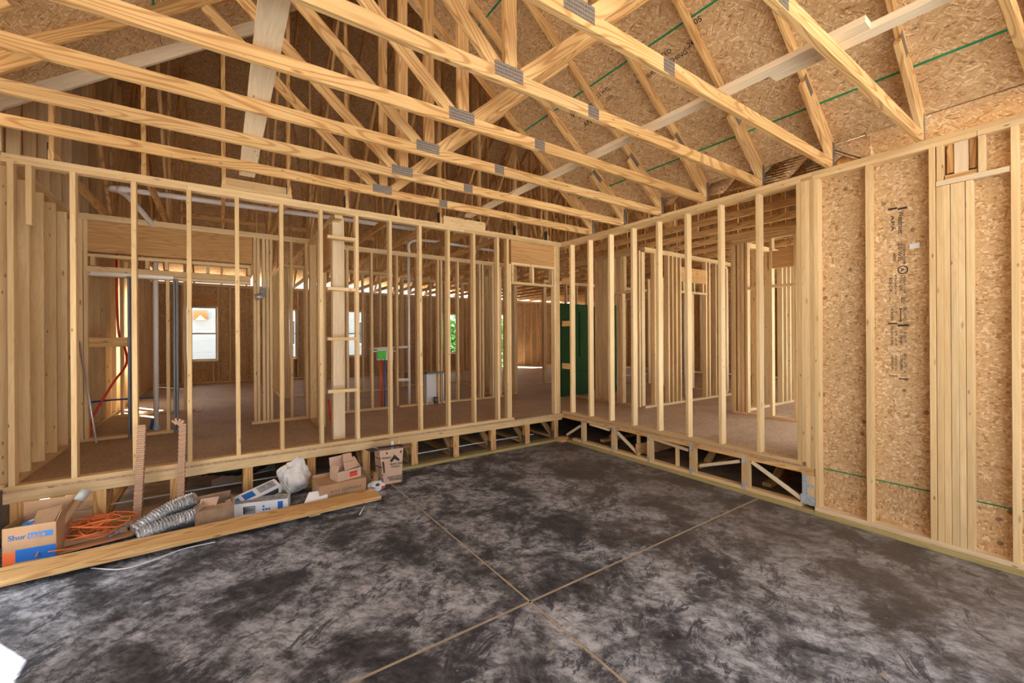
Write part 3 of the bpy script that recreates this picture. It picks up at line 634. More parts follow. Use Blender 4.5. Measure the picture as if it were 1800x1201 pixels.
for x, s in zip(short[1:], SN[1:]): copy_thing(h0, (x-short[0], 0, 0), 'short house roof truss on the back wall, ' + s)
ORD = ['first', 'second', 'third', 'fourth', 'fifth', 'sixth', 'seventh', 'eighth', 'ninth', 'tenth', 'eleventh', 'twelfth', 'thirteenth', 'fourteenth']
h1 = house_truss(0.37, YF, 'long house roof truss beyond the right stud wall, first from it')
for k in range(1, 14): copy_thing(h1, (0.6096*k, 0, 0), 'long house roof truss beyond the right stud wall, %s from it' % ORD[k])
for k, (z, y, x0, x1, nm) in enumerate(((4.35, 6.37, -5.3, 0.1, 'low'), (4.95, 2.97, -5.9, 0.1, 'high'), (5.6, 4.87, -5, 0.1, 'topmost'))):
    t = thing('web_brace', 'pale %s brace nailed across the webs of the house trusses' % nm, 'brace', ((x0+x1)/2, y, z), 'braces across the house truss webs')
    box('board', (x0, y-.06, z), (x1, y-.022, z+TW), PINE, t, .002, 0)
hp = thing('ceiling_house', 'dark strand-board roof deck of the house, seen through the trusses', 'roof deck', (1, YRG, 8), kind='structure')
def hdeck(x0, x1, y0, y1):
    a, b, c, d = V((x0, y0, hz(y0))), V((x1, y0, hz(y0))), V((x1, y1, hz(y1))), V((x0, y1, hz(y1)))
    n = (b-a).cross(d-a); n = n if n.z > 0 else -n
    return poly('roof_sheet', (a, b, c, d), .012, n, OSB, hp, xd=(1, 0, 0))
def hrows(y0, y1, x0, x1):
    y = y0; r = 0; st = 0.976 if y1 > y0 else -0.976; out = []
    while (y < y1-.02) if st > 0 else (y > y1+.02):
        ye = min(y+st, y1) if st > 0 else max(y+st, y1); x = x0; first = True
        while x < x1-.01:
            xe = min(x+(1.22 if first and r % 2 else 2.44), x1); first = False
            out.append(hdeck(x, xe-.003, min(y, ye)+.002, max(y, ye)-.002)); x = xe
        y = ye; r += 1
    return out
far = hrows(YB+.02, YRG, -6.4, 9.2)
hrows(-0.64, YRG, -6.4, 0.12); hrows(YF-.4, YRG, 0.121, 9.2)
LIGHTSEAL = plain('added_light_seal', (0.05, 0.05, 0.055), 0.9)  # unseen layer added over the roof sheets to stop light through their gaps
def seal_light(par, pts, up):
    poly('added_light_seal', [V(p)+V((0, 0, .02)) for p in pts], .006, up, LIGHTSEAL, par)
seal_light(hp, ((-6.5, YB+.03, hz(YB+.03)), (9.3, YB+.03, hz(YB+.03)), (9.3, YRG, hz(YRG)), (-6.5, YRG, hz(YRG))), (0, .6, .8))
seal_light(hp, ((-6.5, -.66, hz(-.66)), (.12, -.66, hz(-.66)), (.12, YRG, hz(YRG)), (-6.5, YRG, hz(YRG))), (0, -.6, .8))
seal_light(hp, ((.12, YF-.45, hz(YF-.45)), (9.3, YF-.45, hz(YF-.45)), (9.3, YRG, hz(YRG)), (.12, YRG, hz(YRG))), (0, -.6, .8))
seal_light(gp, ((.14, -7.4, deckz(.14)), (.14, -.6, deckz(.14)), (RX, -.6, deckz(RX)), (RX, -7.4, deckz(RX))), (.6, 0, .8))
seal_light(gp, ((.57, -7.4, deckz(.57)), (.57, -3.97, deckz(.57)), (.10, -3.97, deckz(.10)), (.10, -7.4, deckz(.10))), (.6, 0, .8))
seal_light(gp, ((LX-.14, -7.4, deckz(LX-.14)), (LX-.14, -.6, deckz(LX-.14)), (RX, -.6, deckz(RX)), (RX, -7.4, deckz(RX))), (-.6, 0, .8))
gr = thing('wall_gable_right', 'strand-board gable end closing the far right attic', 'wall', (9.16, 3, ZT), kind='structure')
poly('strand_board_sheet', ((9.16, YF-.3, ZT), (9.16, YF-.3, hz(YF-.3)), (9.16, YRG, hz(YRG)), (9.16, YB+.2, hz(YB+.2)), (9.16, YB+.2, ZT)), .012, (1, 0, 0), OSB, gr)
poly('strand_board_sheet', ((.14, YF-.4, ZT-.1), (.14, YF-.4, hz(YF-.4)+.02), (9.16, YF-.4, hz(YF-.4)+.02), (9.16, YF-.4, ZT-.1)), .012, (0, -1, 0), OSB, gr)  # eave sheet added to close off leaking daylight
poly('strand_board_sheet', ((.10, -3.92, deckz(.1)), (.10, -3.92, deckz(.14)+.4), (.6, -3.92, deckz(.14)+.4), (.6, -3.92, ZT-.1), (.3, -3.92, ZT-.1)), .012, (0, -1, 0), OSB, gr)  # closing sheet added to stop a slit of light beside the heel
# unseen infill added to shut out sky light between the two roofs
ic = thing('wall_light_infill', 'unseen strand-board infill added to keep sky light out between garage roof and house roof', 'wall', (-3, -.63, 5), kind='structure')
zt = hz(-0.64)
poly('strand_board_sheet', ((0.13, -.64, deckz(.12)+.02), (0.13, -.64, zt), (-3.15+(zt-5.9)*0-0.0, -.64, zt), (-3.15+ (deckz(RX)-zt)/SL, -.64, zt+.01)), .012, (0, -1, 0), OSB, ic)
poly('strand_board_sheet', ((-6.4, -.64, deckz(-6.4)+.02), (-6.4, -.64, zt), (-3.15-(deckz(RX)-zt)/SL, -.64, zt+.01)), .012, (0, -1, 0), OSB, ic)
poly('strand_board_sheet', ((0.135, -.64, deckz(.12)), (0.135, -3.95, deckz(.12)), (0.135, YF-.4, hz(YF-.4)+.02), (0.135, -.64, zt)), .012, (1, 0, 0), OSB, ic)
# gable end of the house on the left, with its studs
gl = thing('wall_gable', 'tall brown gable wall of the house with closely seen studs', 'wall', (-6.2, 4, ZF), kind='structure')
poly('strand_board_sheet', ((-6.25, 0.0, 2.6), (-6.25, 0.0, hz(0)), (-6.25, YRG, hz(YRG)), (-6.25, YB, hz(YB)), (-6.25, YB, 2.6)), .012, (-1, 0, 0), OSB, gl, xd=(0, 0, 1))
for ya, yb in ((0, 2.4), (2.403, 4.4), (5.7, 7.6), (7.603, YB)): box('strand_board_sheet', (-6.262, ya, ZF), (-6.25, yb-.003, 2.598), OSB, gl, .001, 2)
for ya, yb in ((4.4, 5.7),): box('strand_board_sheet', (-6.262, ya, ZF), (-6.25, yb-.003, 1.0), OSB, gl, .001, 1)  # unseen opening left above, added to let sun into the far left room
for k in range(24):
    y = 0.12+0.39*k
    if y > 9.3: break
    box('stud', (-6.235, y, ZS), (-6.095, y+TH, ZT-2*TH), SPRUCE, gl, .002, 2)
for k in range(23):
    y = 0.10+0.4064*k; box('gable_stud', (-6.235, y, ZT+.04), (-6.146, y+TH, hz(y)-.12), SPRUCE, gl, .002, 2)
for z in (ZT, ZT-TH): box('top_plate', (-6.235, 0.09, z-TH), (-6.095, YB, z), SPRUCE, gl, .002, 1)
box('sole_plate', (-6.235, 0.09, ZF), (-6.095, YB, ZS), SPRUCE, gl, .002, 1)
poly('strand_board_sheet', ((-6.25, -0.64, ZT), (-6.25, -.64, hz(-.64)), (-6.25, 0.0, hz(0)), (-6.25, 0.0, ZT)), .012, (-1, 0, 0), OSB, gl, xd=(0, 0, 1))
# ================================================================ FAR AND SIDE HOUSE WALLS WITH WINDOWS
def outer_wall(name, label, a, b, wins, z1=ZT):
    """a -> b along the inner face, outside on the left of a->b; wins: (s0, s1, zlo, zhi)"""
    a = V((a[0], a[1], 0)); b = V((b[0], b[1], 0)); d = (b-a).normalized(); n = V((-d.y, d.x, 0)); Ln = (b-a).length
    w = thing(name, label, 'wall', tuple((a+b)/2)[:2]+(ZF,), kind='structure')
    def bx(nm, s0, s1, t0, t1, z0, z1, mat, ax):
        pa = a+d*s0+n*((t0+t1)/2); pb = a+d*s1+n*((t0+t1)/2)
        if ax == 'h': board(nm, pa+V((0, 0, (z0+z1)/2)), pb+V((0, 0, (z0+z1)/2)), z1-z0, t1-t0, (0, 0, 1), mat, w)
        else: board(nm, (pa+pb)/2+V((0, 0, z0)), (pa+pb)/2+V((0, 0, z1)), s1-s0, t1-t0, d, mat, w)
    cur = 0
    for s0, s1, zl, zh in sorted(wins)+[(Ln, Ln, 0, 0)]:
        s = cur
        while s < s0-.01:
            e = min(s+1.22, s0); bx('strand_board_sheet', s, e-.003, .14, .152, ZF, z1-.0, OSB, 'v'); s = e
        if s1 > s0:
            bx('strand_board_sheet', s0, s1, .14, .152, ZF, zl, OSB, 'h'); bx('strand_board_sheet', s0, s1, .14, .152, zh, z1, OSB, 'h')
            bx('window_header', s0-.05, s1+.05, .02, .12, zh+.02, zh+.26, LVL, 'h'); bx('window_sill', s0-.05, s1+.05, 0, .14, zl-.045, zl-.005, SPRUCE, 'h')
            bx('stud', s0-.045, s0-.007, 0, .14, ZS, z1-2*TH, SPRUCE, 'v'); bx('stud', s1+.007, s1+.045, 0, .14, ZS, z1-2*TH, SPRUCE, 'v')
        cur = s1
    for k in range(2): bx('top_plate', 0, Ln, 0, .14, z1-TH*(k+1), z1-TH*k, SPRUCE, 'h')
    bx('sole_plate', 0, Ln, 0, .14, ZF, ZS, SPRUCE, 'h')
    s = .2
    while s < Ln:
        hit = [q for q in wins if q[0]-.05 < s+.02 < q[1]+.05]
        if not hit: bx('stud', s, s+TH, 0, .14, ZS, z1-2*TH, SPRUCE, 'v')
        elif hit[0][2] > ZF+.3: bx('cripple_stud', s, s+TH, 0, .14, ZS, hit[0][2]-.05, SPRUCE, 'v')
        s += .4064
    return w, a, d, n
wn = [0]
def window(parent_info, s0, s1, zl, zh, label, rail=True):
    w, a, d, n = parent_info; wn[0] += 1
    t = thing('window_%d' % wn[0], label, 'window', tuple(a+d*((s0+s1)/2)+n*.1)[:2]+(zl,), kind='structure')
    f = .045
    def bx(nm, p, q, z0, z1, th, mat, par=t, o=.10):
        board(nm, a+d*p+n*o+V((0, 0, (z0+z1)/2)), a+d*q+n*o+V((0, 0, (z0+z1)/2)), z1-z0, th, (0, 0, 1), mat, par)
    bx('window_frame', s0, s1, zl, zl+f, .08, FRAMEV); bx('window_frame', s0, s1, zh-f, zh, .08, FRAMEV); bx('window_frame', s0, s0+f, zl+f, zh-f, .08, FRAMEV); bx('window_frame', s1-f, s1, zl+f, zh-f, .08, FRAMEV)
    zm = (zl+zh)/2
    if rail: bx('meeting_rail', s0+f, s1-f, zm-.02, zm+.02, .05, FRAMEV)
    bx('pane', s0+f, s1-f, zl+f, zm-.02, .006, GLASS); bx('pane', s0+f, s1-f, zm+.02, zh-f, .006, GLASS)
YI = 9.3
def sx(x): return x+6.24
fw = [(-5.47, -4.70), (-3.42, -2.66), (-1.42, -0.58), (2.30, 3.05)]
# wall runs from right to left so that outside lies on the far side
info = outer_wall('wall_far', 'far sheathed house wall with four windows and a bright doorway', (-6.24, YI), (9.14, YI),
                  [(sx(a_), sx(b_), 1.08, 2.60) for a_, b_ in fw] + [(sx(4.95), sx(5.75), ZF, 2.60), (sx(8.0), sx(9.0), .5, 2.6)])  # last opening is unseen, added to let more daylight into the house
WL = ['white vinyl window in the far left room with a view of the neighbouring house', 'narrow-seen white window behind the hall stud pack', 'white window behind the ladder-blocked stud bay', 'white window with greenery beyond, right of the laundry hookup']
for (a_, b_), lb in zip(fw, WL): window(info, sx(a_), sx(b_), 1.08, 2.60, lb)
info2 = outer_wall('wall_side', 'sheathed side wall of the house beyond the bathroom framing', (9.0, 9.3), (9.0, -3.5), [(9.15, 10.3, 0.95, 2.5), (2.0, 3.0, 1.0, 2.5)])
window(info2, 9.15, 10.3, .95, 2.5, 'window seen as a bright sliver beside the three-ply post')
window(info2, 2.0, 3.0, 1.0, 2.5, 'side-wall window deep in the house near the far corner')
outer_wall('wall_entry', 'sheathed front wall of the house beside the garage', (9.0, -3.5), (0.12, -3.5), [(.6, 4.0, .5, 2.7), (4.6, 8.2, .5, 2.7)])  # two wide unseen openings added to brighten the rooms
# ================================================================ INTERIOR PARTITIONS OF THE HOUSE
WY = 1.95; WD = TW
w1 = thing('wall_hall', 'interior stud wall with a wide opening and steel door uprights', 'wall', (-4.8, WY, ZF), kind='structure')
def xb(root, nm, x0, x1, z0, z1, y=WY, dep=TW, mat=None, o=0.0): return box(nm, (x0, y+o, z0), (x1, y+dep, z1), mat or SPRUCE, root, .002)
def xs(root, u, y=WY, z0=ZS, z1=ZT-2*TH, wd=TH, dep=TW, nm='stud', o=0.0):
    x = at(u, 600, 1, y).x; return xb(root, nm, x, x+wd, z0, z1, y, dep, o=o)
for z in (ZT, ZT-TH): xb(w1, 'top_plate', -6.09, -3.47, z-TH, z, o=.001 if z == ZT else 0)
xb(w1, 'sole_plate', -6.06, -5.1, ZF, ZS); xb(w1, 'sole_plate', -4.26, -3.47, ZF, ZS)
xb(w1, 'header_beam', -6.05, -4.25, 2.78, 3.165, mat=LVL, o=.004)
for z0, z1 in ((2.735, 2.775), (2.50, 2.54), (2.545, 2.62)): xb(w1, 'soffit_plate', -5.99, -4.27, z0-.02, z1-.02)
for u in (159, 256, 290, 363, 436): xs(w1, u, z0=2.61, z1=2.715, nm='cripple_stud', o=.003)
for u in (138, 147): xs(w1, u, o=.002)
for u in (446, 452, 461.5, 468, 474.5, 510.5, 537.5): xs(w1, u)
xs(w1, 292, z1=2.48); xb(w1, 'blocking', -5.97, -5.58, 1.60, 1.72, o=.01, mat=PINE)
w1b = thing('wall_return', 'short stud wall returning from the hall opening to the boxed column', 'wall', (-3.46, 1.2, ZF), kind='structure')
for z in (ZT-TH, ZT-2*TH+.001): box('top_plate', (-3.50, 0.10, z-TH), (-3.41, WY-.005, z), SPRUCE, w1b, .002, 1)
box('header_beam', (-3.498, .44, 2.62), (-3.42, 1.20, 3.13), LVL, w1b, .002, 1)
for y in (1.86, 1.80, 1.22, 1.16): box('stud', (-3.50, y, ZF), (-3.41, y+TH, 3.13), SPRUCE, w1b, .002, 2)
box('sole_plate', (-3.505, 1.16, ZF), (-3.405, 1.9, ZF+.03), SPRUCE, w1b, .002, 1)
cl = thing('wall_column', 'wide pale built-up wood column just behind the ladder-blocked bay', 'column', (-3.41, .34, ZF), kind='structure')
for k in range(3): box('column_ply', (-3.485, .30+.0385*k, ZF), (-3.345, .338+.0385*k, ZT-2*TH+.03), PALE if k == 0 else SPRUCE, cl, .002, 2)
W2Y = 2.10
w2 = thing('wall_laundry', 'interior stud wall carrying the laundry box and pipes', 'wall', (-1.4, W2Y, ZF), kind='structure')
for z in (ZT, ZT-TH): xb(w2, 'top_plate', -3.40, .30, z-TH, z, W2Y, o=.001 if z == ZT else 0)
xb(w2, 'sole_plate', -2.98, -2.20, ZF, ZS, W2Y); xb(w2, 'sole_plate', -1.98, .25, ZF, ZS, W2Y)
for u in (609.5, 652.5, 697, 733.5, 769.5, 775, 804.5, 843, 848, 866, 871): xs(w2, u, W2Y)
def gwall(name, label, a, b, offs, side=1, top=2, heads=(), depth=TW):
    a = V((*a, 0)); b = V((*b, 0)); d = b-a
    w = thing(name, label, 'wall', tuple((a+b)/2)[:2]+(ZF,), kind='structure')
    studs_wall(w, a, d, ZF, offs, ZF, ZT, top, True, SPRUCE, d.length, depth, side)
    return w
# rooms seen dimly behind: partitions with their studs at 16 inches, doubled at openings
def every(a, b, st=.4064, extra=()): 
    o = []; s = a
    while s < b: o.append(s); s += st
    return sorted(o+list(extra))
gwall('wall_closet', 'short closet partition behind the steel uprights', (-6.05, 3.9), (-5.0, 3.9), every(.1, 1.0, .4064, (.96,)))
gwall('wall_study', 'dim partition between the hall and the far rooms', (-3.55, 4.7), (-1.2, 4.7), every(.02, 2.3, .4064, (.06, .1, 2.27, 1.1)))
gwall('wall_corridor', 'dim partition running away towards the far windows', (-3.5, 4.8), (-3.5, 7.0), every(.05, 2.1))
gwall('wall_kitchen', 'dim partition behind the laundry wall studs', (-.8, 5.2), (1.9, 5.2), every(.0, 2.6, .4064, (.04, 1.3, 2.62)))
gwall('wall_pantry', 'pantry partition beyond the corner doorway', (.75, 2.3), (.75, 5.0), every(.0, 2.6, .4064, (.04, .08)))
gwall('wall_linen', 'stud partition seen through the corner doorway', (.25, 2.12), (.25, 3.4), every(.05, 1.3, .35))
def offs_y(us, x, y0, sgn): return sorted(abs(at(u, 600, 0, x).y - y0) for u in us)
w3 = gwall('wall_bath', 'bathroom stud wall beyond the right garage wall studs', (1.45, -.45), (1.45, 1.3), [0.0, .045]+offs_y((1085, 1093, 1068, 1061, 1054, 1047), 1.45, -.45, 1), side=-1)
w4 = gwall('wall_bath_entry', 'stud wall with a door header beyond the right garage wall', (1.45, -.45), (4.4, -.45), sorted(at(u, 600, 1, -.45).x-1.45 for u in (1112, 1118, 1145, 1169, 1176, 1183, 1190, 1235, 1241, 1252, 1262)), side=-1)
board('door_head', (1.45+.045, -.4, 2.50), (1.45+.045, .35, 2.50), .085, .038, (1, 0, 0), SPRUCE, w3)
for y in (-.05, .2): board('cripple_stud', (1.495, y, 2.52), (1.495, y, 3.16), .08, .038, (1, 0, 0), SPRUCE, w3)
board('header_beam', (2.5, -.5, 2.86), (3.4, -.5, 2.86), .28, .07, (0, 0, 1), LVL, w4); board('door_head', (2.5, -.5, 2.53), (3.4, -.5, 2.53), .08, .038, (0, 1, 0), SPRUCE, w4)
for x in (2.6, 2.95, 3.25): board('cripple_stud', (x, -.5, 2.55), (x, -.5, 2.72), .08, .038, (0, 1, 0), SPRUCE, w4)
w5 = gwall('wall_bedroom', 'right-hand interior stud wall with a pack of studs at its corner', (2.25, -1.62), (2.25, -3.45), [0.0]+offs_y((1291, 1298, 1306, 1312, 1355, 1398), 2.25, -1.62, 1), side=1)
w6 = gwall('wall_bedroom_side', 'interior stud wall running back from the stud pack corner', (2.34, -1.62), (5.8, -1.62), [0.0]+sorted(at(u, 600, 1, -1.62).x-2.34 for u in (1322, 1345, 1367, 1374, 1381, 1387, 1393, 1399)), side=-1)
board('header_beam', (2.25+.045, -2.15, 2.84), (2.25+.045, -2.75, 2.84), .26, .07, (0, 0, 1), LVL, w5); board('door_head', (2.29, -1.85, 2.44), (2.29, -2.75, 2.44), .085, .038, (1, 0, 0), SPRUCE, w5)
gwall('wall_wardrobe', 'dim wardrobe partition deep on the right', (4.6, -.3), (4.6, 2.6), every(0, 2.8, .4064, (.05, 1.0)))
gwall('wall_rear_room', 'dim long partition deep on the right of the house', (2.6, 3.6), (7.8, 3.6), every(0, 5.1, .4064, (.05, 2.2, 2.24)))
# ---- fittings in the hall wall
def upr(u, label):
    p = at(u, 600, 1, WY-.02); t = thing('steel_door_upright', label, 'door frame', (p.x, WY, ZF), 'steel uprights of the pocket door')
    for o in (0, .030): box('channel', (p.x-.022+o, WY-.012, ZF), (p.x-.022+o+.024, WY+.075, 2.50), STEEL, t, .002, 2)
    return t
upr(228, 'grey steel split upright left of the white vertical drain pipe'); upr(308, 'grey steel split upright right of the white vertical drain pipe')
tr = box('sliding_door_track', (-5.95, WY-.01, 2.49), (-5.15, WY+.06, 2.53), TRACK, None, .002, 0); tag(tr, 'bright metal sliding door track above the two steel uprights', 'track')
p = at(274, 600, 1, 2.1)
t = thing('drain_pipe', 'white vertical drain pipe between the two steel uprights', 'pipe', (p.x, 2.12, ZF))
tube('pipe', [(p.x, 2.12, ZF+.02), (p.x, 2.12, 3.3)], .028, PVC, t, 14); tube('coupling', [(p.x, 2.12, ZF), (p.x, 2.12, ZF+.09)], .038, plain('pale_blue_primer', (.45, .55, .68), .4), t, 14)
t = thing('vent_pipe', 'long white plastic vent pipe hung in the attic above the back wall', 'pipe', (-4, 1.26, 3.35))
zz = 3.42
tube('pipe', smooth_path([(-5.3, 2.1, zz-.3), (-5.55, 1.55, zz), (-5.66, 1.33, zz), (-5.5, 1.27, zz), (-5.2, 1.27, zz)], 6) + [(-2.0, 1.24, zz+.03)], .032, PVC, t, 12)
tube('coupling', [(-5.6, 1.29, zz), (-5.5, 1.27, zz)], .041, PVC, t, 12)
t = thing('vent_pipe_branch', 'thin white pipe with an elbow above the laundry wall', 'pipe', (-1.7, 2.2, 3.3))
tube('pipe', smooth_path([(-1.77, 2.16, 3.24), (-1.77, 2.16, 3.42), (-1.6, 2.16, 3.5), (-1.2, 2.16, 3.52)], 6) + [(1.2, 2.3, 3.5)], .026, PVC, t, 10)
t = thing('laundry_drain', 'white vertical standpipe with side branches beside the laundry box', 'pipe', (-1.77, 2.16, ZF))
px = at(722, 600, 1, 2.14).x
tube('pipe', [(px, 2.225, ZF), (px, 2.225, 3.22)], .024, PVC, t, 12)
tube('branch_pipe', [(px, 2.225, 1.53), (px-.72, 2.225, 1.50)], .022, PVC, t, 10); tube('branch_pipe', [(px, 2.225, .92), (px-.26, 2.225, .93)], .03, PVC, t, 10)
t = thing('laundry_box', 'white laundry valve box with bright green cover', 'valve box', (-2.3, 2.15, 1.4))
a_, b_ = at(664, 616, 1, 2.1), at(686, 633, 1, 2.1)
box('housing', (a_.x, 2.12, b_.z), (b_.x+.06, 2.19, a_.z+.02), WHITEP, t, .004); box('cover', (a_.x, 2.105, b_.z+.02), (a_.x+.15, 2.12, a_.z-.01), GREENCAP, t, .003)
box('mounting_arm', (a_.x-.09, 2.12, a_.z-.03), (b_.x+.13, 2.13, a_.z-.01), WHITEP, t, .001); tube('standpipe', [(b_.x+.02, 2.16, .55), (b_.x+.02, 2.16, b_.z)], .025, PVC, t, 10)
for u, m_, nm, lb in ((670, RED, 'hot_water_tube', 'red water tube dropping from the laundry box'), (675.5, BLUE, 'cold_water_tube', 'blue water tube dropping from the laundry box')):
    x = at(u, 600, 1, 2.13).x; tag(tube(nm, [(x, 2.13, ZF), (x+.004, 2.13, .9), (x, 2.13, 1.36)], .013, m_, None, 8), lb, 'pipe')
t = thing('dryer_outlet_box', 'white metal recessed dryer box with a round spout at its base', 'box', (-1.3, 2.15, ZF))
a_, b_ = at(749, 655, 1, 2.08), at(780, 709, 1, 2.08)
box('back_pan', (a_.x, 2.17, b_.z), (b_.x, 2.18, a_.z), WHITEP, t, .002)
for x in (a_.x, b_.x-.02): box('side', (x, 2.06, b_.z), (x+.02, 2.17, a_.z), TRACK, t, .002)
box('hood', (a_.x, 2.04, a_.z-.03), (b_.x, 2.17, a_.z), STEEL, t, .002)
tube('spout', [(a_.x+.20, 2.10, b_.z+.01), (a_.x+.20, 2.10, b_.z+.13)], .045, STEEL, t, 14)
# red tube in the left room, blue line, metal rod
t = tube('hot_water_line', [at(205, 440, 1, 2.5)] + smooth_path([at(205, 487, 1, 2.5), at(206, 540, 1, 2.5), at(209, 587, 1, 2.5), at(219, 610, 1, 2.5), at(222, 640, 1, 2.4), at(200, 672, 1, 2.3), at(175, 712, 1, 2.25), at(161, 738, 1, 2.2), at(159, 752, 1, 2.2), V((at(159, 752, 1, 2.2).x, 2.2, ZF))], 6), .014, RED, None, 8); tag(t, 'red plastic water line hanging left of the steel uprights and slanting to the floor', 'pipe')
t = tube('cold_water_line', [at(160, 707, 1, 2.6), at(200, 703, 1, 2.65), at(270, 699, 1, 2.7)], .012, BLUE, None, 8); tag(t, 'blue water line running level across the left room', 'pipe')
t = tube('cold_water_stub', [at(266, 755, 1, 2.3), at(269, 737, 1, 2.3)], .02, BLUE, None, 8); tag(t, 'short blue pipe stub at the foot of the white drain pipe', 'pipe')
t = tube('metal_rod', [at(139, 600, 1, 1.9), at(169.5, 779, 1, 1.4)], .011, TRACK, None, 8); tag(t, 'thin grey metal conduit leaning against the hall wall end', 'conduit')
t = tube('drain_stub', [V((at(582, 732, 1, 1.6).x, 1.6, ZF)), at(577, 702, 1, 1.7)], .014, RED, None, 8); tag(t, 'short red pipe stub rising from the floor beside the column', 'pipe')
t = thing('wall_lamp_can', 'crumpled grey metal lamp can fixed to the hall stud pack', 'light fixture', (-4.2, 1.93, 2.35))
c_ = at(457, 517, 1, 1.92); tube('can', [c_+V((-.06, 0, -.05)), c_+V((.03, 0, -.03))], .045, FOIL, t, 12); box('junction_box', c_+V((.0, -.02, -.03)), c_+V((.07, .03, .07)), STEEL, t, .003)
# green fibreglass shower units
t = thing('shower_unit', 'dark green back of a moulded shower unit seen through the corner studs', 'shower', (1.7, 1.3, ZF))
SX0, SX1 = at(986, 600, 1, 1.3).x, at(1038, 600, 1, 1.3).x
box('back_panel', (SX0, 1.30, ZF+.02), (SX1, 1.34, 2.38), GREENSHOWER, t, .01, 2)
me = boxmesh('moulded_niche', .95, .05, .24, GREENSHOWER, .02); link('moulded_niche', me, frame((SX1-.22, 1.29, 1.75), (0, 0, 1), (1, 0, 0)), t)
box('end_panel', (SX1-.03, 1.34, ZF+.02), (SX1+.01, 2.1, 2.38), GREENSHOWER, t, .01, 2); box('rim', (SX0-.02, 1.28, .98), (SX1, 1.31, 1.0), GREENSHOWER, t, .006, 0)
t = thing('shower_unit_second', 'second dark green shower unit beside coiled red and blue tubes', 'shower', (2.8, 1.2, ZF))
box('back_panel', (2.60, 1.20, ZF+.02), (2.96, 1.24, 2.40), GREENSHOWER, t, .01, 2); box('end_panel', (2.60, 1.24, ZF+.02), (2.64, 1.9, 2.40), GREENSHOWER, t, .01, 2)
c_ = at(1086, 648, 1, 1.0)
t = tube('red_tube_loop', smooth_path([c_+V((-.05, 0, .32)), c_+V((.12, 0, .30)), c_+V((.24, 0, .12)), c_+V((.20, 0, -.12)), c_+V((-.02, 0, -.25))], 8), .012, RED, None, 8); tag(t, 'red water tube looping out in front of the second green shower unit', 'pipe')
c_ = at(1084, 680, 1, 1.0)
t = tube('blue_tube_loop', smooth_path([c_+V((-.05, 0, .12)), c_+V((.10, 0, .02)), c_+V((.16, 0, -.2))], 8), .012, BLUE, None, 8); tag(t, 'blue water tube bending to the floor below the red loop', 'pipe')
t = tube('white_drain_pipe', [(3.3, -.1, ZF), (3.3, -.1, 2.6)], .022, PVC, None, 10); tag(t, 'white vertical pipe inside the bathroom seen through its door opening', 'pipe')
# ---- under the floor: black duct, white sheeting, pipes
t = thing('duct_underfloor', 'black foil flexible duct lying under the raised floor', 'duct', (-4.4, .5, .25))
pts = smooth_path([(-5.0, .45, .30), (-4.75, .42, .27), (-4.35, .40, .22), (-4.0, .75, .30), (-3.6, 1.3, .30)], 14)
random.seed(3); tube('duct_body', pts, .06, BLACKDUCT, t, 14, rfun=lambda i: .062+.006*math.sin(i*2.2)+random.uniform(-.004, .004))
t = thing('duct_underfloor_second', 'black and silver wrapped duct glimpsed beside the inner-corner floor trusses', 'duct', (-1.2, .7, .25))
pts = smooth_path([(-2.3, .55, .28), (-1.7, .5, .30), (-1.1, .55, .29), (-.45, .6, .3), (.1, .75, .28)], 14)
tube('duct_body', pts, .055, BLACKDUCT, t, 12, rfun=lambda i: .052+.009*math.sin(i*1.3)+random.uniform(-.006, .006))
sh = thing('white_sheeting', 'flat white sheet lying in the crawl space below the black duct', 'sheet', (-4.3, 1.0, 0))
poly('sheet', (at(372, 858, 2, .02), at(425, 850, 2, .02), at(424, 826, 2, .02), at(372, 846, 2, .02)), .01, (0, 0, 1), SHEETING, sh)  # plain white polygons laid flat in the crawl space
poly('sheet', (at(446, 834, 2, .03), at(484, 826, 2, .03), at(482, 806, 2, .03), at(448, 822, 2, .03)), .01, (0, 0, 1), SHEETING, sh)
for k, (x0, y0, x1, y1) in enumerate(((-5.9, .35, -3.9, .30), (-2.45, .3, -.4, .25))):
    t = tube('crawl_cable', smooth_path([(x0, y0, .09), ((x0+x1)/2, (y0+y1)/2+.05, .085), (x1, y1, .10)], 6), .008, WIRE, None, 6); tag(t, ('white cable lying over the floor truss chords at the left', 'white cable lying over the floor truss chords near the inner corner')[k], 'cable')
cr = thing('crawl_partition', 'row of upright dark boards deep in the crawl space', 'boards', (-3, 2.3, .1))
for k in range(36):
    box('board', (-6.0+.17*k, 2.3, -.03), (-6.0+.17*k+.035, 2.36, .36), SPRUCE, cr, .002, 2) if not (-4.7 < -6.0+.17*k < -3.9) else None
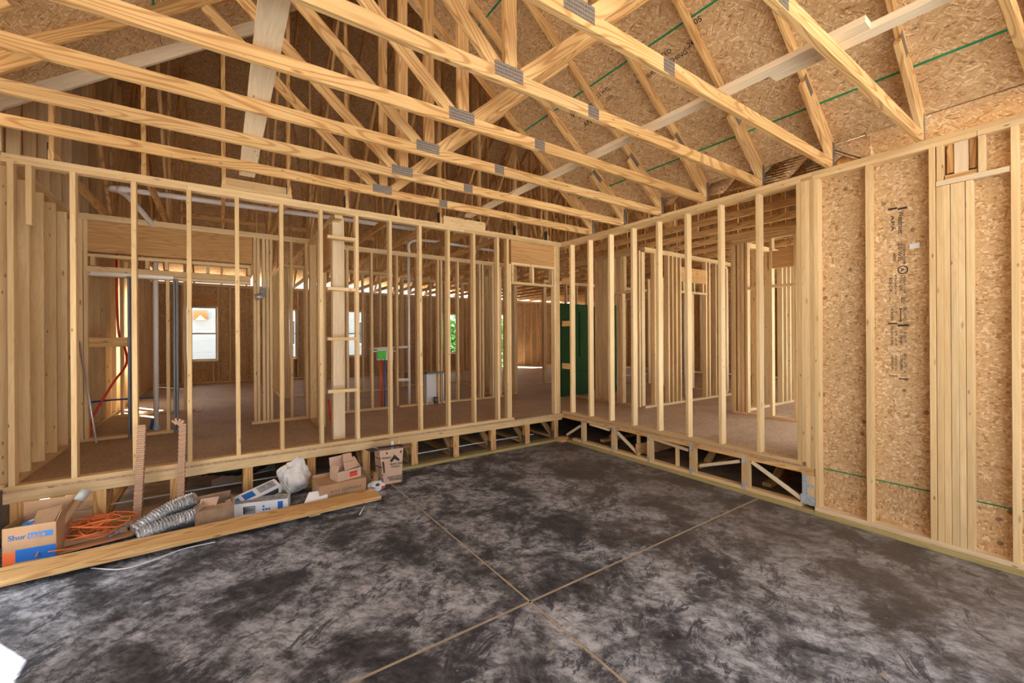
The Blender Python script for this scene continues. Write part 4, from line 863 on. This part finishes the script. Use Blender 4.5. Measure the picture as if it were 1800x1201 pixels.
# ================================================================ OUTSIDE, SEEN THROUGH THE WINDOWS
nb = thing('neighbour_house', 'white house-wrapped neighbour house with a small orange gable, outside the left window', 'building', (-8, 20, -.3))
box('wall', (-20, 20, -.3), (8, 20.3, 5.5), WRAP, nb, .01)
for k in range(9): box('wrap_seam', (-20, 19.985, .5+.55*k), (8, 20.0, .515+.55*k), GREYCARD, nb, .001)
poly('gable', ((-5.64, 19.7, 2.60), (-5.20, 19.7, 2.60), (-5.42, 19.7, 2.86)), .25, (0, 1, 0), CARDPALE, nb)
for sx_ in (-1, 1): board('roof_slope', (-5.42, 19.8, 2.90), (-5.42+sx_*.28, 19.8, 2.60), .35, .03, (0, 1, 0), SHINGLE, nb)
box('gable_roof_back', (-5.68, 19.9, 2.72), (-5.16, 19.985, 3.04), SHINGLE, nb, .01)
for x in (-10.5, -3.6, -1.6, 2.0):
    f_ = box('window', (x, 19.93, 1.3), (x+.9, 19.99, 2.7), FRAMEV, nb, .005); box('pane', (x+.08, 19.92, 1.38), (x+.82, 19.935, 2.62), DARKP, f_, .002)
random.seed(11)
def tree(x, y, h, lb):
    t = thing('tree', lb, 'tree', (x, y, -.3), 'trees behind the house')
    tube('trunk', [(x, y, -.3), (x+.1, y, h*.4), (x, y, h*.75)], .14, BARK, t, 8, rfun=lambda i: .16-.04*i)
    vs = []; fs = []
    for k in range(900):
        a = random.uniform(0, 6.28); e = random.uniform(-1, 1); r = random.random()**.4
        c = V((math.cos(a)*math.sqrt(1-e*e)*r*h*.3, math.sin(a)*math.sqrt(1-e*e)*r*h*.3, h*.5+e*r*h*.48)); q = len(vs)
        n = V((random.uniform(-1, 1), random.uniform(-1, 1), random.uniform(-1, 1))).normalized(); u_ = n.orthogonal().normalized(); w_ = n.cross(u_); s_ = .16
        vs += [c-u_*s_, c+w_*s_*.6, c+u_*s_, c-w_*s_*.6]; fs.append((q, q+1, q+2, q+3))
    tag(link('foliage', mesh('foliage', vs, fs, LEAF), Matrix.Translation((x, y, -.3)), t), kind='stuff')
for k, (x, y, h) in enumerate(((4.0, 14.5, 3.2), (5.8, 16, 3.6), (8.5, 15, 3.4), (14, 1.5, 4.5), (15, -1.5, 4.2), (14.5, 3.8, 4.4))):
    tree(x, y, h, 'leafy green bush outside, ' + ('behind the right far window', 'beside the bright doorway', 'far to the right of the doorway', 'behind the window sliver at the post', 'right of the window sliver', 'left of the window sliver at the post')[k])
# ================================================================ THINGS LYING ALONG THE BACK WALL
# long loose plank
def gz(u, v, z=0.0): return at(u, v, 2, z)
t = thing('loose_plank', 'long loose honey-coloured plank lying on the slab in front of the rubbish', 'plank', (-4.7, -.75, 0))
pA = V((-3.30, -.755, .078)); pB = V((-6.14, -.80, .078))
fA = gz(667, 884); bA = gz(650, 868, .05)
pa = V((-3.285, -.80, .062)); pb = V((-6.25, -.85, .062))
board('plank', pa, pb, .24, .038, (0, 1, .04), PINE, t, .003)
for x in (-3.9, -5.6): box('bearer_block', (x-.05, -.86, 0.0), (x+.05, -.73, .043), SPRUCE, t, .002)
# cardboard carton with tape print
def carton(name, label, c, sx_, sy_, h, rot, mat, flaps=(), group=None, tk=.004, cat='box', closed=False):
    t = thing(name, label, cat, c, group, rotz=rot); M = WM[t.name]
    def bx(nm, lo, hi, m, par=t):
        lo = V(lo); hi = V(hi); s = hi-lo; ax = max(range(3), key=lambda i: s[i]); X = [V((1, 0, 0)), V((0, 1, 0)), V((0, 0, 1))]
        rest = [i for i in range(3) if i != ax]; wi = max(rest, key=lambda i: s[i]); ti = [i for i in rest if i != wi][0]
        return link(nm, boxmesh(nm, s[ax], s[ti], s[wi], m, .0005), M @ frame((lo+hi)/2, X[ax], X[wi]), par)
    x, y = sx_/2, sy_/2
    bx('bottom', (-x, -y, 0), (x, y, tk), mat)
    for sg in (-1, 1):
        bx('side', (-x, sg*y-tk/2, 0), (x, sg*y+tk/2, h), mat); bx('side', (sg*x-tk/2, -y, 0), (sg*x+tk/2, y, h), mat)
    if closed:
        bx('flap', (-x, -y, h), (x*.02-.002, y, h+tk), mat); bx('flap', (x*.02, -y, h), (x, y, h+tk), mat)
    for (sd_, ang, ln) in flaps:
        # flap hinged on side sd_: 'x-','x+','y-','y+', opened outwards by ang
        if sd_[0] == 'y':
            sg = -1 if sd_[1] == '-' else 1; p0 = V((0, sg*y, h)); d = V((0, sg*math.sin(ang), math.cos(ang)))
            F_ = frame(p0+d*ln/2, (1, 0, 0), d); me = boxmesh('flap', sx_*.98, tk, ln, mat, .0005)
        else:
            sg = -1 if sd_[1] == '-' else 1; p0 = V((sg*x, 0, h)); d = V((sg*math.sin(ang), 0, math.cos(ang)))
            F_ = frame(p0+d*ln/2, (0, 1, 0), d); me = boxmesh('flap', sy_*.98, tk, ln, mat, .0005)
        link('flap', me, M @ F_, t)
    return t, M, bx
PI = math.pi
# tape carton: front face spans u 15..92 at its foot
fl_, fr_ = gz(30, 1010), gz(93, 985)
c0 = V((-5.815, -.40, 0)); 
t, M, bx = carton('tape_carton', 'open brown carton with blue and orange print, full of scraps, at the left end', c0, .285, .29, .295, -.10, CARD, flaps=(('y+', .15, .10), ('x+', .35, .09)))
Y0 = -.145-.003
bx('printed_patch', (-.075, Y0-.0006, .02), (.14, Y0, .125), BLUEP); bx('printed_patch', (-.1425, Y0-.0006, .01), (-.075, Y0, .115), ORANGEP)
bx('printed_patch', (-.01, Y0-.0006, .195), (.125, Y0, .237), BLUEP2)
for k in range(14): bx('printed_patch', (-.07+.014*k, Y0-.0008, .018), (-.063+.014*k, Y0-.0006, .030), CARD if k % 3 else BLUEP)
text('printed_lettering', 'Shur', .052, M @ V((-.115, Y0-.001, .20)), M.to_3x3() @ V((1, 0, 0)), M.to_3x3() @ V((0, -1, 0)), BLUEP, t, ext=.0004)
text('printed_lettering', 'tape', .052, M @ V((-.003, Y0-.001, .20)), M.to_3x3() @ V((1, 0, 0)), M.to_3x3() @ V((0, -1, 0)), CARD, t, ext=.0006)
sc_ = thing('cardboard_scrap', 'folded cardboard piece sticking out of the tape carton', 'cardboard', tuple(c0+V((.02, .0, .18))), rotz=.3)
poly('card', [c0+V(q) for q in ((-.03, -.08, .25), (.10, -.07, .27), (.12, .06, .35), (-.02, .06, .33))], .006, (0, -.5, .8), CARD, sc_)
poly('card', [c0+V(q) for q in ((-.06, -.06, .22), (-.03, -.02, .24), (-.01, .10, .34), (-.05, .08, .33))], .006, (-.8, 0, .5), CARD2, sc_)
tt = thing('caulk_tube', 'cardboard tube with a grey cap leaning out of the tape carton', 'tube', tuple(c0+V((.08, 0, .2))))
d_ = V((.16, .13, .27)); q0 = c0+V((.085, -.02, .16)); tube('tube_body', [q0, q0+d_*.75], .030, CARD, tt, 12); tube('cap', [q0+d_*.75, q0+d_*1.0], .036, TAPEM, tt, 14)
random.seed(5)
for k, (m_, lb) in enumerate(((GREENCAP, 'crumpled green wrapper in the tape carton'), (BLUEP2, 'crumpled blue wrapper in the tape carton'), (WHITEP, 'crumpled clear-white wrapper in the tape carton'))):
    bm = bmesh.new(); bmesh.ops.create_icosphere(bm, subdivisions=3, radius=.042)
    for v in bm.verts: v.co *= 1+.5*noise.noise(v.co*30+V((k*5, 0, 0)))
    me = bpy.data.meshes.new('wrapper'); bm.to_mesh(me); bm.free(); me.materials.append(m_)
    tag(link('wrapper', me, Matrix.Translation(c0+V((-.095+.045*k, -.06+.035*k, .245+.012*k))) @ Matrix.Diagonal((1.2, .9, .7, 1))), lb, 'wrapper')
box('carton_filling', c0+V((-.10, -.10, .05)), c0+V((.10, .10, .215)), CARD2, sc_)
# flat cardboard sheet under the cord, plastic sheet with print
t = thing('flat_cardboard', 'flattened brown cardboard sheet under the orange cord', 'cardboard', tuple(gz(140, 960)))
P1 = [gz(22, 992, .02), gz(225, 925, .02), gz(330, 890, .03), gz(240, 905, .03), gz(130, 930, .02)]
poly('sheet', [gz(20, 999, .015), gz(232, 945, .015), gz(345, 892, .02), gz(300, 880, .02), gz(160, 925, .02), gz(30, 975, .06)], .006, (0, 0, 1), CARD, t)
poly('raised_flap', [gz(22, 985, .03), gz(110, 962, .03), gz(225, 935, .03), gz(225, 935, .03)+V((0, -.03, .06)), gz(22, 985, .03)+V((0, -.03, .07))], .004, (0, -1, .3), CARD, t)
t = thing('plastic_wrapper', 'clear grey printed plastic film beside the silver duct', 'wrapper', tuple(gz(235, 930, .03)))
random.seed(9); vs = []; fs = []
for i in range(13):
    for j in range(7):
        p = gz(190, 945, .03).lerp(gz(290, 905, .03), i/12) + V((-.02, .12, 0))*(j/6-.3); p.z = .035+.035*abs(noise.noise(V((i*.6, j*.6, 2.0))))*2; vs.append(p-gz(235, 930, .03))
for i in range(12):
    for j in range(6): a_ = i*7+j; fs.append((a_, a_+7, a_+8, a_+1))
link('film', mesh('film', vs, fs, plain('grey_plastic_film', (.42, .46, .52), .25, 0, .4, 30, .4, 30), True), Matrix.Translation(gz(235, 930, .03)), t)
# orange extension cord heap
random.seed(21); pts = []
C_ = gz(165, 948, .05)+V((0.01, .06, 0))
nl = 15; LP_ = []
for r_ in range(nl+1): LP_.append((random.uniform(.07, .20), random.uniform(.04, .15), random.uniform(-.10, .10), random.uniform(-.09, .09), random.uniform(-1.2, 1.2)))
for k in range(nl*26):
    a_ = k/26*2*PI; i_ = k//26; f_ = (k % 26)/26; rx, ry, ox, oy, ph = [u_*(1-f_)+w_*f_ for u_, w_ in zip(LP_[i_], LP_[i_+1])]
    px_, py_ = rx*math.cos(a_), ry*math.sin(a_)
    pts.append(C_+V((ox+px_*math.cos(ph)-py_*math.sin(ph), oy+px_*math.sin(ph)*.6+py_*math.cos(ph), .02+i_*.008+.03*abs(math.sin(a_*1.3+ph)))))
pts += smooth_path([pts[-1], C_+V((.34, -.05, .03)), C_+V((.2, -.22, .02)), C_+V((-.05, -.24, .02)), C_+V((-.22, -.28, .05))], 8)
pts = smooth_path([C_+V((-.30, -.22, .01)), C_+V((-.26, -.10, .10)), C_+V((-.20, .02, .12)), pts[0]], 8) + pts
tag(tube('extension_cord', pts, 0.0046, CORD, None, 6), 'long orange extension cord heaped in loose loops on flattened cardboard', 'cord')
RIDGE = plain('ridged_cardboard', (0.47, 0.30, 0.20), 0.85, 0, .2, 50, .12, 10)
# two ridged cardboard strips leaning on the rim board
def ridged(name, label, ctrl, w, th, wd):
    path = smooth_path(ctrl, 10); t = thing(name, label, 'cardboard strip', tuple(path[0]), 'ridged cardboard strips')
    Ltot = sum((path[i+1]-path[i]).length for i in range(len(path)-1)); n = int(Ltot/.019); k = 0; acc = 0.0; out = [path[0]]; step = Ltot/n
    for i in range(len(path)-1):
        seg = path[i+1]-path[i]; l = seg.length; pos = step-acc
        while pos <= l: out.append(path[i]+seg*(pos/l)); pos += step
        acc = (acc+l) % step
    for i in range(len(out)-1):
        a_, b_ = out[i], out[i+1]; d = (b_-a_)
        board('ridge', a_, a_+d*.90, w-(.006 if i % 2 else 0), th-(.006 if i % 2 else 0), wd, RIDGE, t, .0015)
    return t
ya = -.030
q0, q1 = at(243, 925, 1, -.10), at(250, 743, 1, -.06)
ridged('ridged_cardboard_strip', 'straight ridged cardboard strip leaning upright against the back rim board', [V((q0.x, -.15, .02)), V(((q0.x+q1.x)/2, -.10, (.02+q1.z)/2)), V((q1.x, -.055, q1.z))], .085, .062, (0, 1, 0))
r0, r1 = at(317, 883, 1, -.10), at(321, 745, 1, -.06)
ridged('ridged_cardboard_strip', 'ridged cardboard strip with its top bent over, right of the straight one', [V((r0.x, -.15, .02)), V((r0.x+.008, -.10, .35)), V((r1.x, -.06, r1.z-.05)), V((r1.x-.005, -.055, r1.z+.005)), V((r1.x-.035, -.055, r1.z+.035)), V((r1.x-.065, -.055, r1.z+.025)), V((r1.x-.075, -.055, r1.z+.0))], .085, .058, (0, 1, 0))
# silver flexible duct, bent into a hairpin
t = thing('flexible_duct', 'silver foil flexible duct bent into a hairpin beside a torn carton', 'duct', tuple(gz(290, 905, .08)))
random.seed(2)
hp_ = smooth_path([gz(255, 925, .09), gz(290, 900, .10), gz(325, 882, .14), gz(345, 885, .15)], 22)
rf_ = lambda i: .060 + (.010 if i % 2 else -.009) + random.uniform(-.004, .004)
tube('duct_run', [gz(238, 935, .085)+(gz(345, 878, .20)-gz(238, 935, .085))*(k/46)+V((0, .02*math.sin(k/46*PI), .03*math.sin(k/46*PI))) for k in range(47)], .06, FOIL, t, 20, rfun=rf_, flat=True)
tube('duct_run', [gz(238, 945, .075)+(gz(352, 905, .10)-gz(238, 945, .075))*(k/44)+V((.01, -.02*math.sin(k/44*PI), .02*math.sin(k/44*PI))) for k in range(45)], .06, FOIL, t, 20, rfun=rf_, flat=True)
# torn open carton
c1 = (gz(338, 935)+gz(410, 915))/2+V((0, .10, 0))
t, M, bx = carton('torn_carton', 'torn open brown carton with crumpled flaps beside the silver duct', (c1.x, c1.y, 0), .29, .21, .15, .12, CARD2, flaps=(('y+', -.5, .11), ('x-', -.9, .09), ('y-', -1.2, .06), ('x+', .2, .05)))
poly('crumpled_flap', [M @ V(q) for q in ((-.12, -.09, .15), (.0, -.10, .155), (.05, .04, .20), (-.09, .06, .21))], .005, (0, -.4, .8), CARDPALE, t)
# white and blue printed cartons
def flatbox(name, label, c, sx_, sy_, h, R_, mat, cat='box'):
    t = thing(name, label, cat, c); M = Matrix.Translation(V(c)) @ R_
    link('body', boxmesh('body', sx_, sy_, h, mat, .003), M @ frame((0, 0, 0), (1, 0, 0), (0, 0, 1)), t)
    def dec(nm, x0, x1, z0, z1, m_, face='front', s_=None, size=.02):
        if face == 'front': F_ = frame(((x0+x1)/2, -sy_/2-.0007, (z0+z1)/2), (1, 0, 0), (0, 0, 1)); 
        else: F_ = frame(((x0+x1)/2, (z0+z1)/2, h/2+.0007), (1, 0, 0), (0, 1, 0))
        link(nm, boxmesh(nm, x1-x0, .001, z1-z0, m_, .0002), M @ F_, t)
    return t, M, dec
e0, e1 = gz(404, 913), gz(512, 900)
cc = (e0+e1)/2+V((.0, .07, .068)); an = math.atan2(e1.y-e0.y, e1.x-e0.x)
t, M, dec = flatbox('printed_carton', 'white carton with a barcode and blue panels lying behind the loose plank', tuple(cc), .50, .15, .135, Matrix.Rotation(an+.03, 4, 'Z'), WHITECARD)
dec('barcode_frame', -.13, -.03, -.035, .035, DARKP); dec('barcode_ground', -.126, -.034, -.031, .031, WHITECARD)
for k in range(9): link('barcode_bar', boxmesh('barcode_bar', .03, .0012, .0035, DARKP, .0001), M @ frame((-.115+.0088*k, -.0763, 0), (0, 0, 1), (1, 0, 0)), t)
for k in range(7): dec('printed_patch', .03+.024*(k % 3), .048+.024*(k % 3), -.05+.03*(k//3), -.03+.03*(k//3), BLUEP2)
dec('printed_patch', .16, .205, -.045, .05, BLUEP); dec('printed_patch', -.24, .24, -.07, .06, GREYCARD, 'top')
for k in range(6): dec('printed_patch', -.2+.07*k, -.16+.07*k, -.04, .035, DARKP if k % 2 else WHITECARD, 'top2') if False else None
cc = gz(452, 895, .15)+V((-.03, .02, .03))
t, M, dec = flatbox('printed_carton', 'white and grey printed carton tilted up behind the barcode carton', tuple(gz(447, 873, .13)), .46, .14, .09, Matrix.Rotation(.33, 4, 'Z') @ Matrix.Rotation(-.20, 4, 'Y') @ Matrix.Rotation(.35, 4, 'X'), WHITECARD)
dec('printed_patch', -.02, .20, -.030, .030, DARKP); dec('printed_patch', -.19, -.13, -.05, .03, BLUEP2, 'top'); dec('printed_patch', -.10, .0, -.045, .04, BLUEP, 'top'); dec('printed_patch', -.21, -.06, -.035, .0, GREYCARD); dec('printed_patch', .04, .20, -.04, .05, GREYCARD, 'top')
# white bin bag
bm = bmesh.new(); bmesh.ops.create_icosphere(bm, subdivisions=6, radius=1)
for v in bm.verts:
    p = v.co.copy(); f_ = .93 + .38*noise.noise(p*1.5+V((3, 1, 0))) + .16*abs(noise.noise(V((p.x*3.5+p.z, p.y*3.5, p.z*1.6)))) - .10*abs(noise.noise(V((p.x*8+p.z*3, p.y*8, p.z*3.5)))) + .012*noise.noise(p*14)
    up_ = max(0, p.z); f2 = 1-.42*up_**1.5
    v.co = V((p.x*.175*f_*f2+.03*up_, p.y*.15*f_*f2, p.z*(.20 if p.z > 0 else .17)*f_ + .165)); 
    if v.co.z < .004: v.co.z = .004
me = bpy.data.meshes.new('plastic_bag'); bm.to_mesh(me); bm.free(); me.materials.append(BAG); me.polygons.foreach_set('use_smooth', [True]*len(me.polygons))
bc = gz(520, 872)+V((-.0, .12, 0)); tag(link('plastic_bag', me, Matrix.Translation(bc)), 'white plastic rubbish bag, crumpled and full, leaning under the rim board', 'bag')
# closed brown carton, crushed carton upon it
g0, g1 = gz(560, 892), gz(650, 870)
t, M, bx = carton('brown_carton', 'wide flat brown carton with faded grey lettering under a crushed carton', ((g0.x+g1.x)/2-.02, (g0.y+g1.y)/2+.17, 0), .47, .30, .19, math.atan2(g1.y-g0.y, g1.x-g0.x)-.02, CARD, flaps=(('y+', .1, .04),), closed=True)
FADE = plain('faded_grey_print', (.17, .14, .11), .8)
text('printed_lettering', 'BULK GRIPPABLE', .042, M @ V((-.13, -.1525, .10)), M.to_3x3() @ V((1, 0, 0)), M.to_3x3() @ V((0, -1, 0)), FADE, t)
text('printed_lettering', 'ASSORTED SLEEVE', .022, M @ V((-.13, -.1525, .07)), M.to_3x3() @ V((1, 0, 0)), M.to_3x3() @ V((0, -1, 0)), FADE, t)
t, M, bx = carton('crushed_carton', 'small crushed carton with a red printed patch lying on the brown carton', tuple(M @ V((.06, -.02, .195))), .26, .17, .10, .25, CARDPALE, flaps=(('y+', .2, .12), ('x-', -.4, .06), ('x+', -.8, .05)), closed=False)
bx('printed_patch', (.0, -.0875, .02), (.09, -.0868, .075), REDP); bx('printed_patch', (.01, -.0880, .062), (.08, -.0875, .07), DARKP)
for pp in (((-.05, -.08, .10), (.12, -.08, .12), (.13, .05, .17), (.0, .06, .20)), ((-.02, .0, .15), (.07, -.02, .16), (.09, .06, .24), (.01, .08, .24))):
    poly('crumpled_flap', [M @ V(q) for q in pp], .005, (0, -.5, .8), CARDPALE, t)
# instruction paper
t = thing('instruction_sheet', 'creased white instruction sheet leaning on the brown carton', 'paper', tuple(gz(552, 890)))
p_ = [gz(533, 888, .03), gz(548, 895, .03), gz(577, 885, .035), gz(577, 885, .035)+V((.01, .08, .115)), gz(545, 890, .03)+V((.0, .09, .10))]
poly('paper', p_, .0015, (0, -.8, .5), PAPER, t, xd=(1, 0, 0))
q_ = [p_[0].lerp(p_[4], .25)+V((.012, -.004, .006)), p_[1].lerp(p_[2], .45)+V((0, -.004, .012)), p_[1].lerp(p_[2], .5).lerp(p_[4], .35)+V((0, -.004, .006))]
poly('printed_patch', q_, .001, (0, -.8, .5), plain('pale_grey_print', (.45, .47, .52), .7), t)
# wedge of cardboard, paper tube, wrapper near the waste carton
t = thing('bent_cardboard', 'brown bent cardboard wedge beside the brown carton', 'cardboard', tuple(gz(658, 860)))
w0 = gz(650, 862, .01)+V((-.07, 0, 0))
poly('card', [w0+V((-.02, .22, .02)), w0+V((.12, .03, .0)), w0+V((.11, .05, .10)), w0+V((.0, .26, .30))], .006, (-.8, -.5, 0), CARD2, t)
poly('card', [w0+V((.12, .03, .0)), w0+V((.21, .06, .0)), w0+V((.18, .12, .05))], .006, (0, -.3, .9), CARD2, t)
t = tube('cardboard_tube', [gz(660, 858, .03)+V((.02, .08, 0)), gz(660, 858, .03)+V((.05, .16, .12))], .032, CARD, None, 14); tag(t, 'short brown cardboard tube between the brown carton and the waste carton', 'tube')
bm = bmesh.new(); bmesh.ops.create_icosphere(bm, subdivisions=4, radius=1)
for v in bm.verts: v.co = v.co*(1+.35*noise.noise(v.co*2.5)+.12*noise.noise(v.co*7)); v.co = V((v.co.x*.085, v.co.y*.06, v.co.z*.055+.055))
me = bpy.data.meshes.new('crumpled_wrapper'); bm.to_mesh(me); bm.free(); me.materials.append(WHITECARD)
t = thing('crumpled_wrapper', 'crumpled white, blue and red wrapper at the plank end', 'wrapper', tuple(gz(664, 866))); link('wrapper_body', me, Matrix.Translation(gz(664, 866)+V((.0, .05, 0))), t)
for dx_, dz_, m_ in ((-.05, .05, BLUEP2), (.06, .045, REDP), (.0, .085, DARKP)):
    bm = bmesh.new(); bmesh.ops.create_icosphere(bm, subdivisions=2, radius=.024); me = bpy.data.meshes.new('printed_patch'); bm.to_mesh(me); bm.free(); me.materials.append(m_)
    link('printed_patch', me, Matrix.Translation(gz(664, 866)+V((dx_, .0, dz_))) @ Matrix.Diagonal((1, .6, .7, 1)), t)
# tall waste carton
t = thing('waste_carton', 'tall open pinkish-brown waste carton with black arrow print and dark flaps', 'box', tuple(gz(690, 850)))
wc = gz(690, 852)+V((.01, .15, 0)); H_ = .40
bot = [(-.10, -.12), (.10, -.13), (.12, .04), (.05, .13), (-.10, .12), (-.13, 0)]; top_ = [(-.15, -.11), (.13, -.13), (.155, .03), (.07, .16), (-.12, .15), (-.18, .03)]
def ringv(r_, z): return [wc+V((x, y, z)) for x, y in r_]
B_, T_ = ringv(bot, .003), ringv(top_, H_); n_ = 6
for i in range(n_):
    j = (i+1) % n_; mid = (B_[i]+B_[j])/2-wc; nn = V((mid.x, mid.y, 0)).normalized()
    poly('carton_side', (B_[i], B_[j], T_[j], T_[i]), .004, -nn, CARDPALE, t, xd=(B_[j]-B_[i]))
poly('carton_bottom', B_, .004, (0, 0, 1), CARD, t)
DKF = plain('dark_flap', (.06, .055, .06), .7)
def flap(i, j, out, up_, mat): poly('flap', (T_[i], T_[j], T_[j]+V(out)+V((0, 0, up_)), T_[i]+V(out)+V((0, 0, up_))), .004, (0, 0, 1), mat, t)
flap(5, 0, (-.10, -.03, 0), .02, DKF); flap(3, 4, (-.02, .06, 0), .10, CARD); flap(1, 2, (.12, -.0, 0), -.0, CARD2); flap(0, 1, (-.0, .09, 0), .045, DKF)
tt = thing('white_caulk_tube', 'white tube and stick poking out of the waste carton', 'tube', tuple(wc+V((.03, 0, .2)))); tube('tube_body', [wc+V((.02, -.02, .05)), wc+V((.035, -.02, .47))], .018, WHITEP, tt, 12); tube('stick', [wc+V((.07, 0, .1)), wc+V((.125, -.01, .46))], .006, PALE, tt, 8)
fn = ((B_[0]+B_[1])/2-wc); ux = (T_[1]-T_[0]).normalized(); fp = lambda a_, z_: (B_[0].lerp(B_[1], a_)).lerp(T_[0].lerp(T_[1], a_), z_/H_)+V((0, -.0052, 0))
nz = V((0, -1, -.02))
def wt(s_, size, a_, z_, wx=1.0): text('printed_lettering', s_, size, fp(a_, z_), ux, nz, INK, t, wx=wx)
poly('printed_arrow', [fp(.40, .27), fp(.62, .335), fp(.86, .27), fp(.80, .25), fp(.62, .285), fp(.47, .25)], .0012, (0, -1, 0), INK, t, xd=(1, 0, 0))
wt('FLEX-CRAFT', .034, .40, .215); wt('PANELS', .030, .46, .185); wt('DUCT SYSTEM', .034, .22, .065); wt('FITTINGS', .034, .32, .035); wt('FRAGILE', .028, .06, .30)
ln_ = lambda z_: None
sx0 = (B_[5]+B_[0])/2
fp2 = lambda a_, z_: (B_[5].lerp(B_[0], a_)).lerp(T_[5].lerp(T_[0], a_), z_/H_)
nn = V((-.97, -.25, -.1)).normalized()
for z_ in (.30, .20, .11): text('printed_lettering', 'STORE DRY', .026, fp2(.12, z_)+nn*.006, (B_[0]-B_[5]).normalized(), nn, INK, t)
bar_ = lambda a0, a1, z0, z1: poly('printed_bar', [fp(a0, z0), fp(a1, z0), fp(a1, z1), fp(a0, z1)], .001, (0, -1, 0), INK, t)
bar_(.05, .09, .14, .27); bar_(.10, .14, .14, .27); bar_(.27, .33, .35, .375); bar_(.86, .92, .345, .37)
# small litter on the slab
t = tube('white_wire', smooth_path([gz(160, 999, .004), gz(210, 1001, .004), gz(255, 990, .004), gz(320, 966, .004), gz(378, 953, .004)], 8), .0045, WIRE, None, 6); tag(t, 'thin white wire lying on the slab just in front of the loose plank', 'wire')
t = tube('white_stick', [gz(632, 905, .006), gz(641, 889, .006)], .006, WIRE, None, 6); tag(t, 'short white stick on the slab in front of the plank end', 'stick')
for k, (u, v, lb) in enumerate(((1263, 0, ''),)): pass
t = box('packing_block_floor', tuple(gz(988, 778)+V((-.02, .0, 0))), tuple(gz(988, 778)+V((.14, .10, .07))), PINE, None, .003); tag(t, 'small wood block on the slab at the inner corner', 'block')
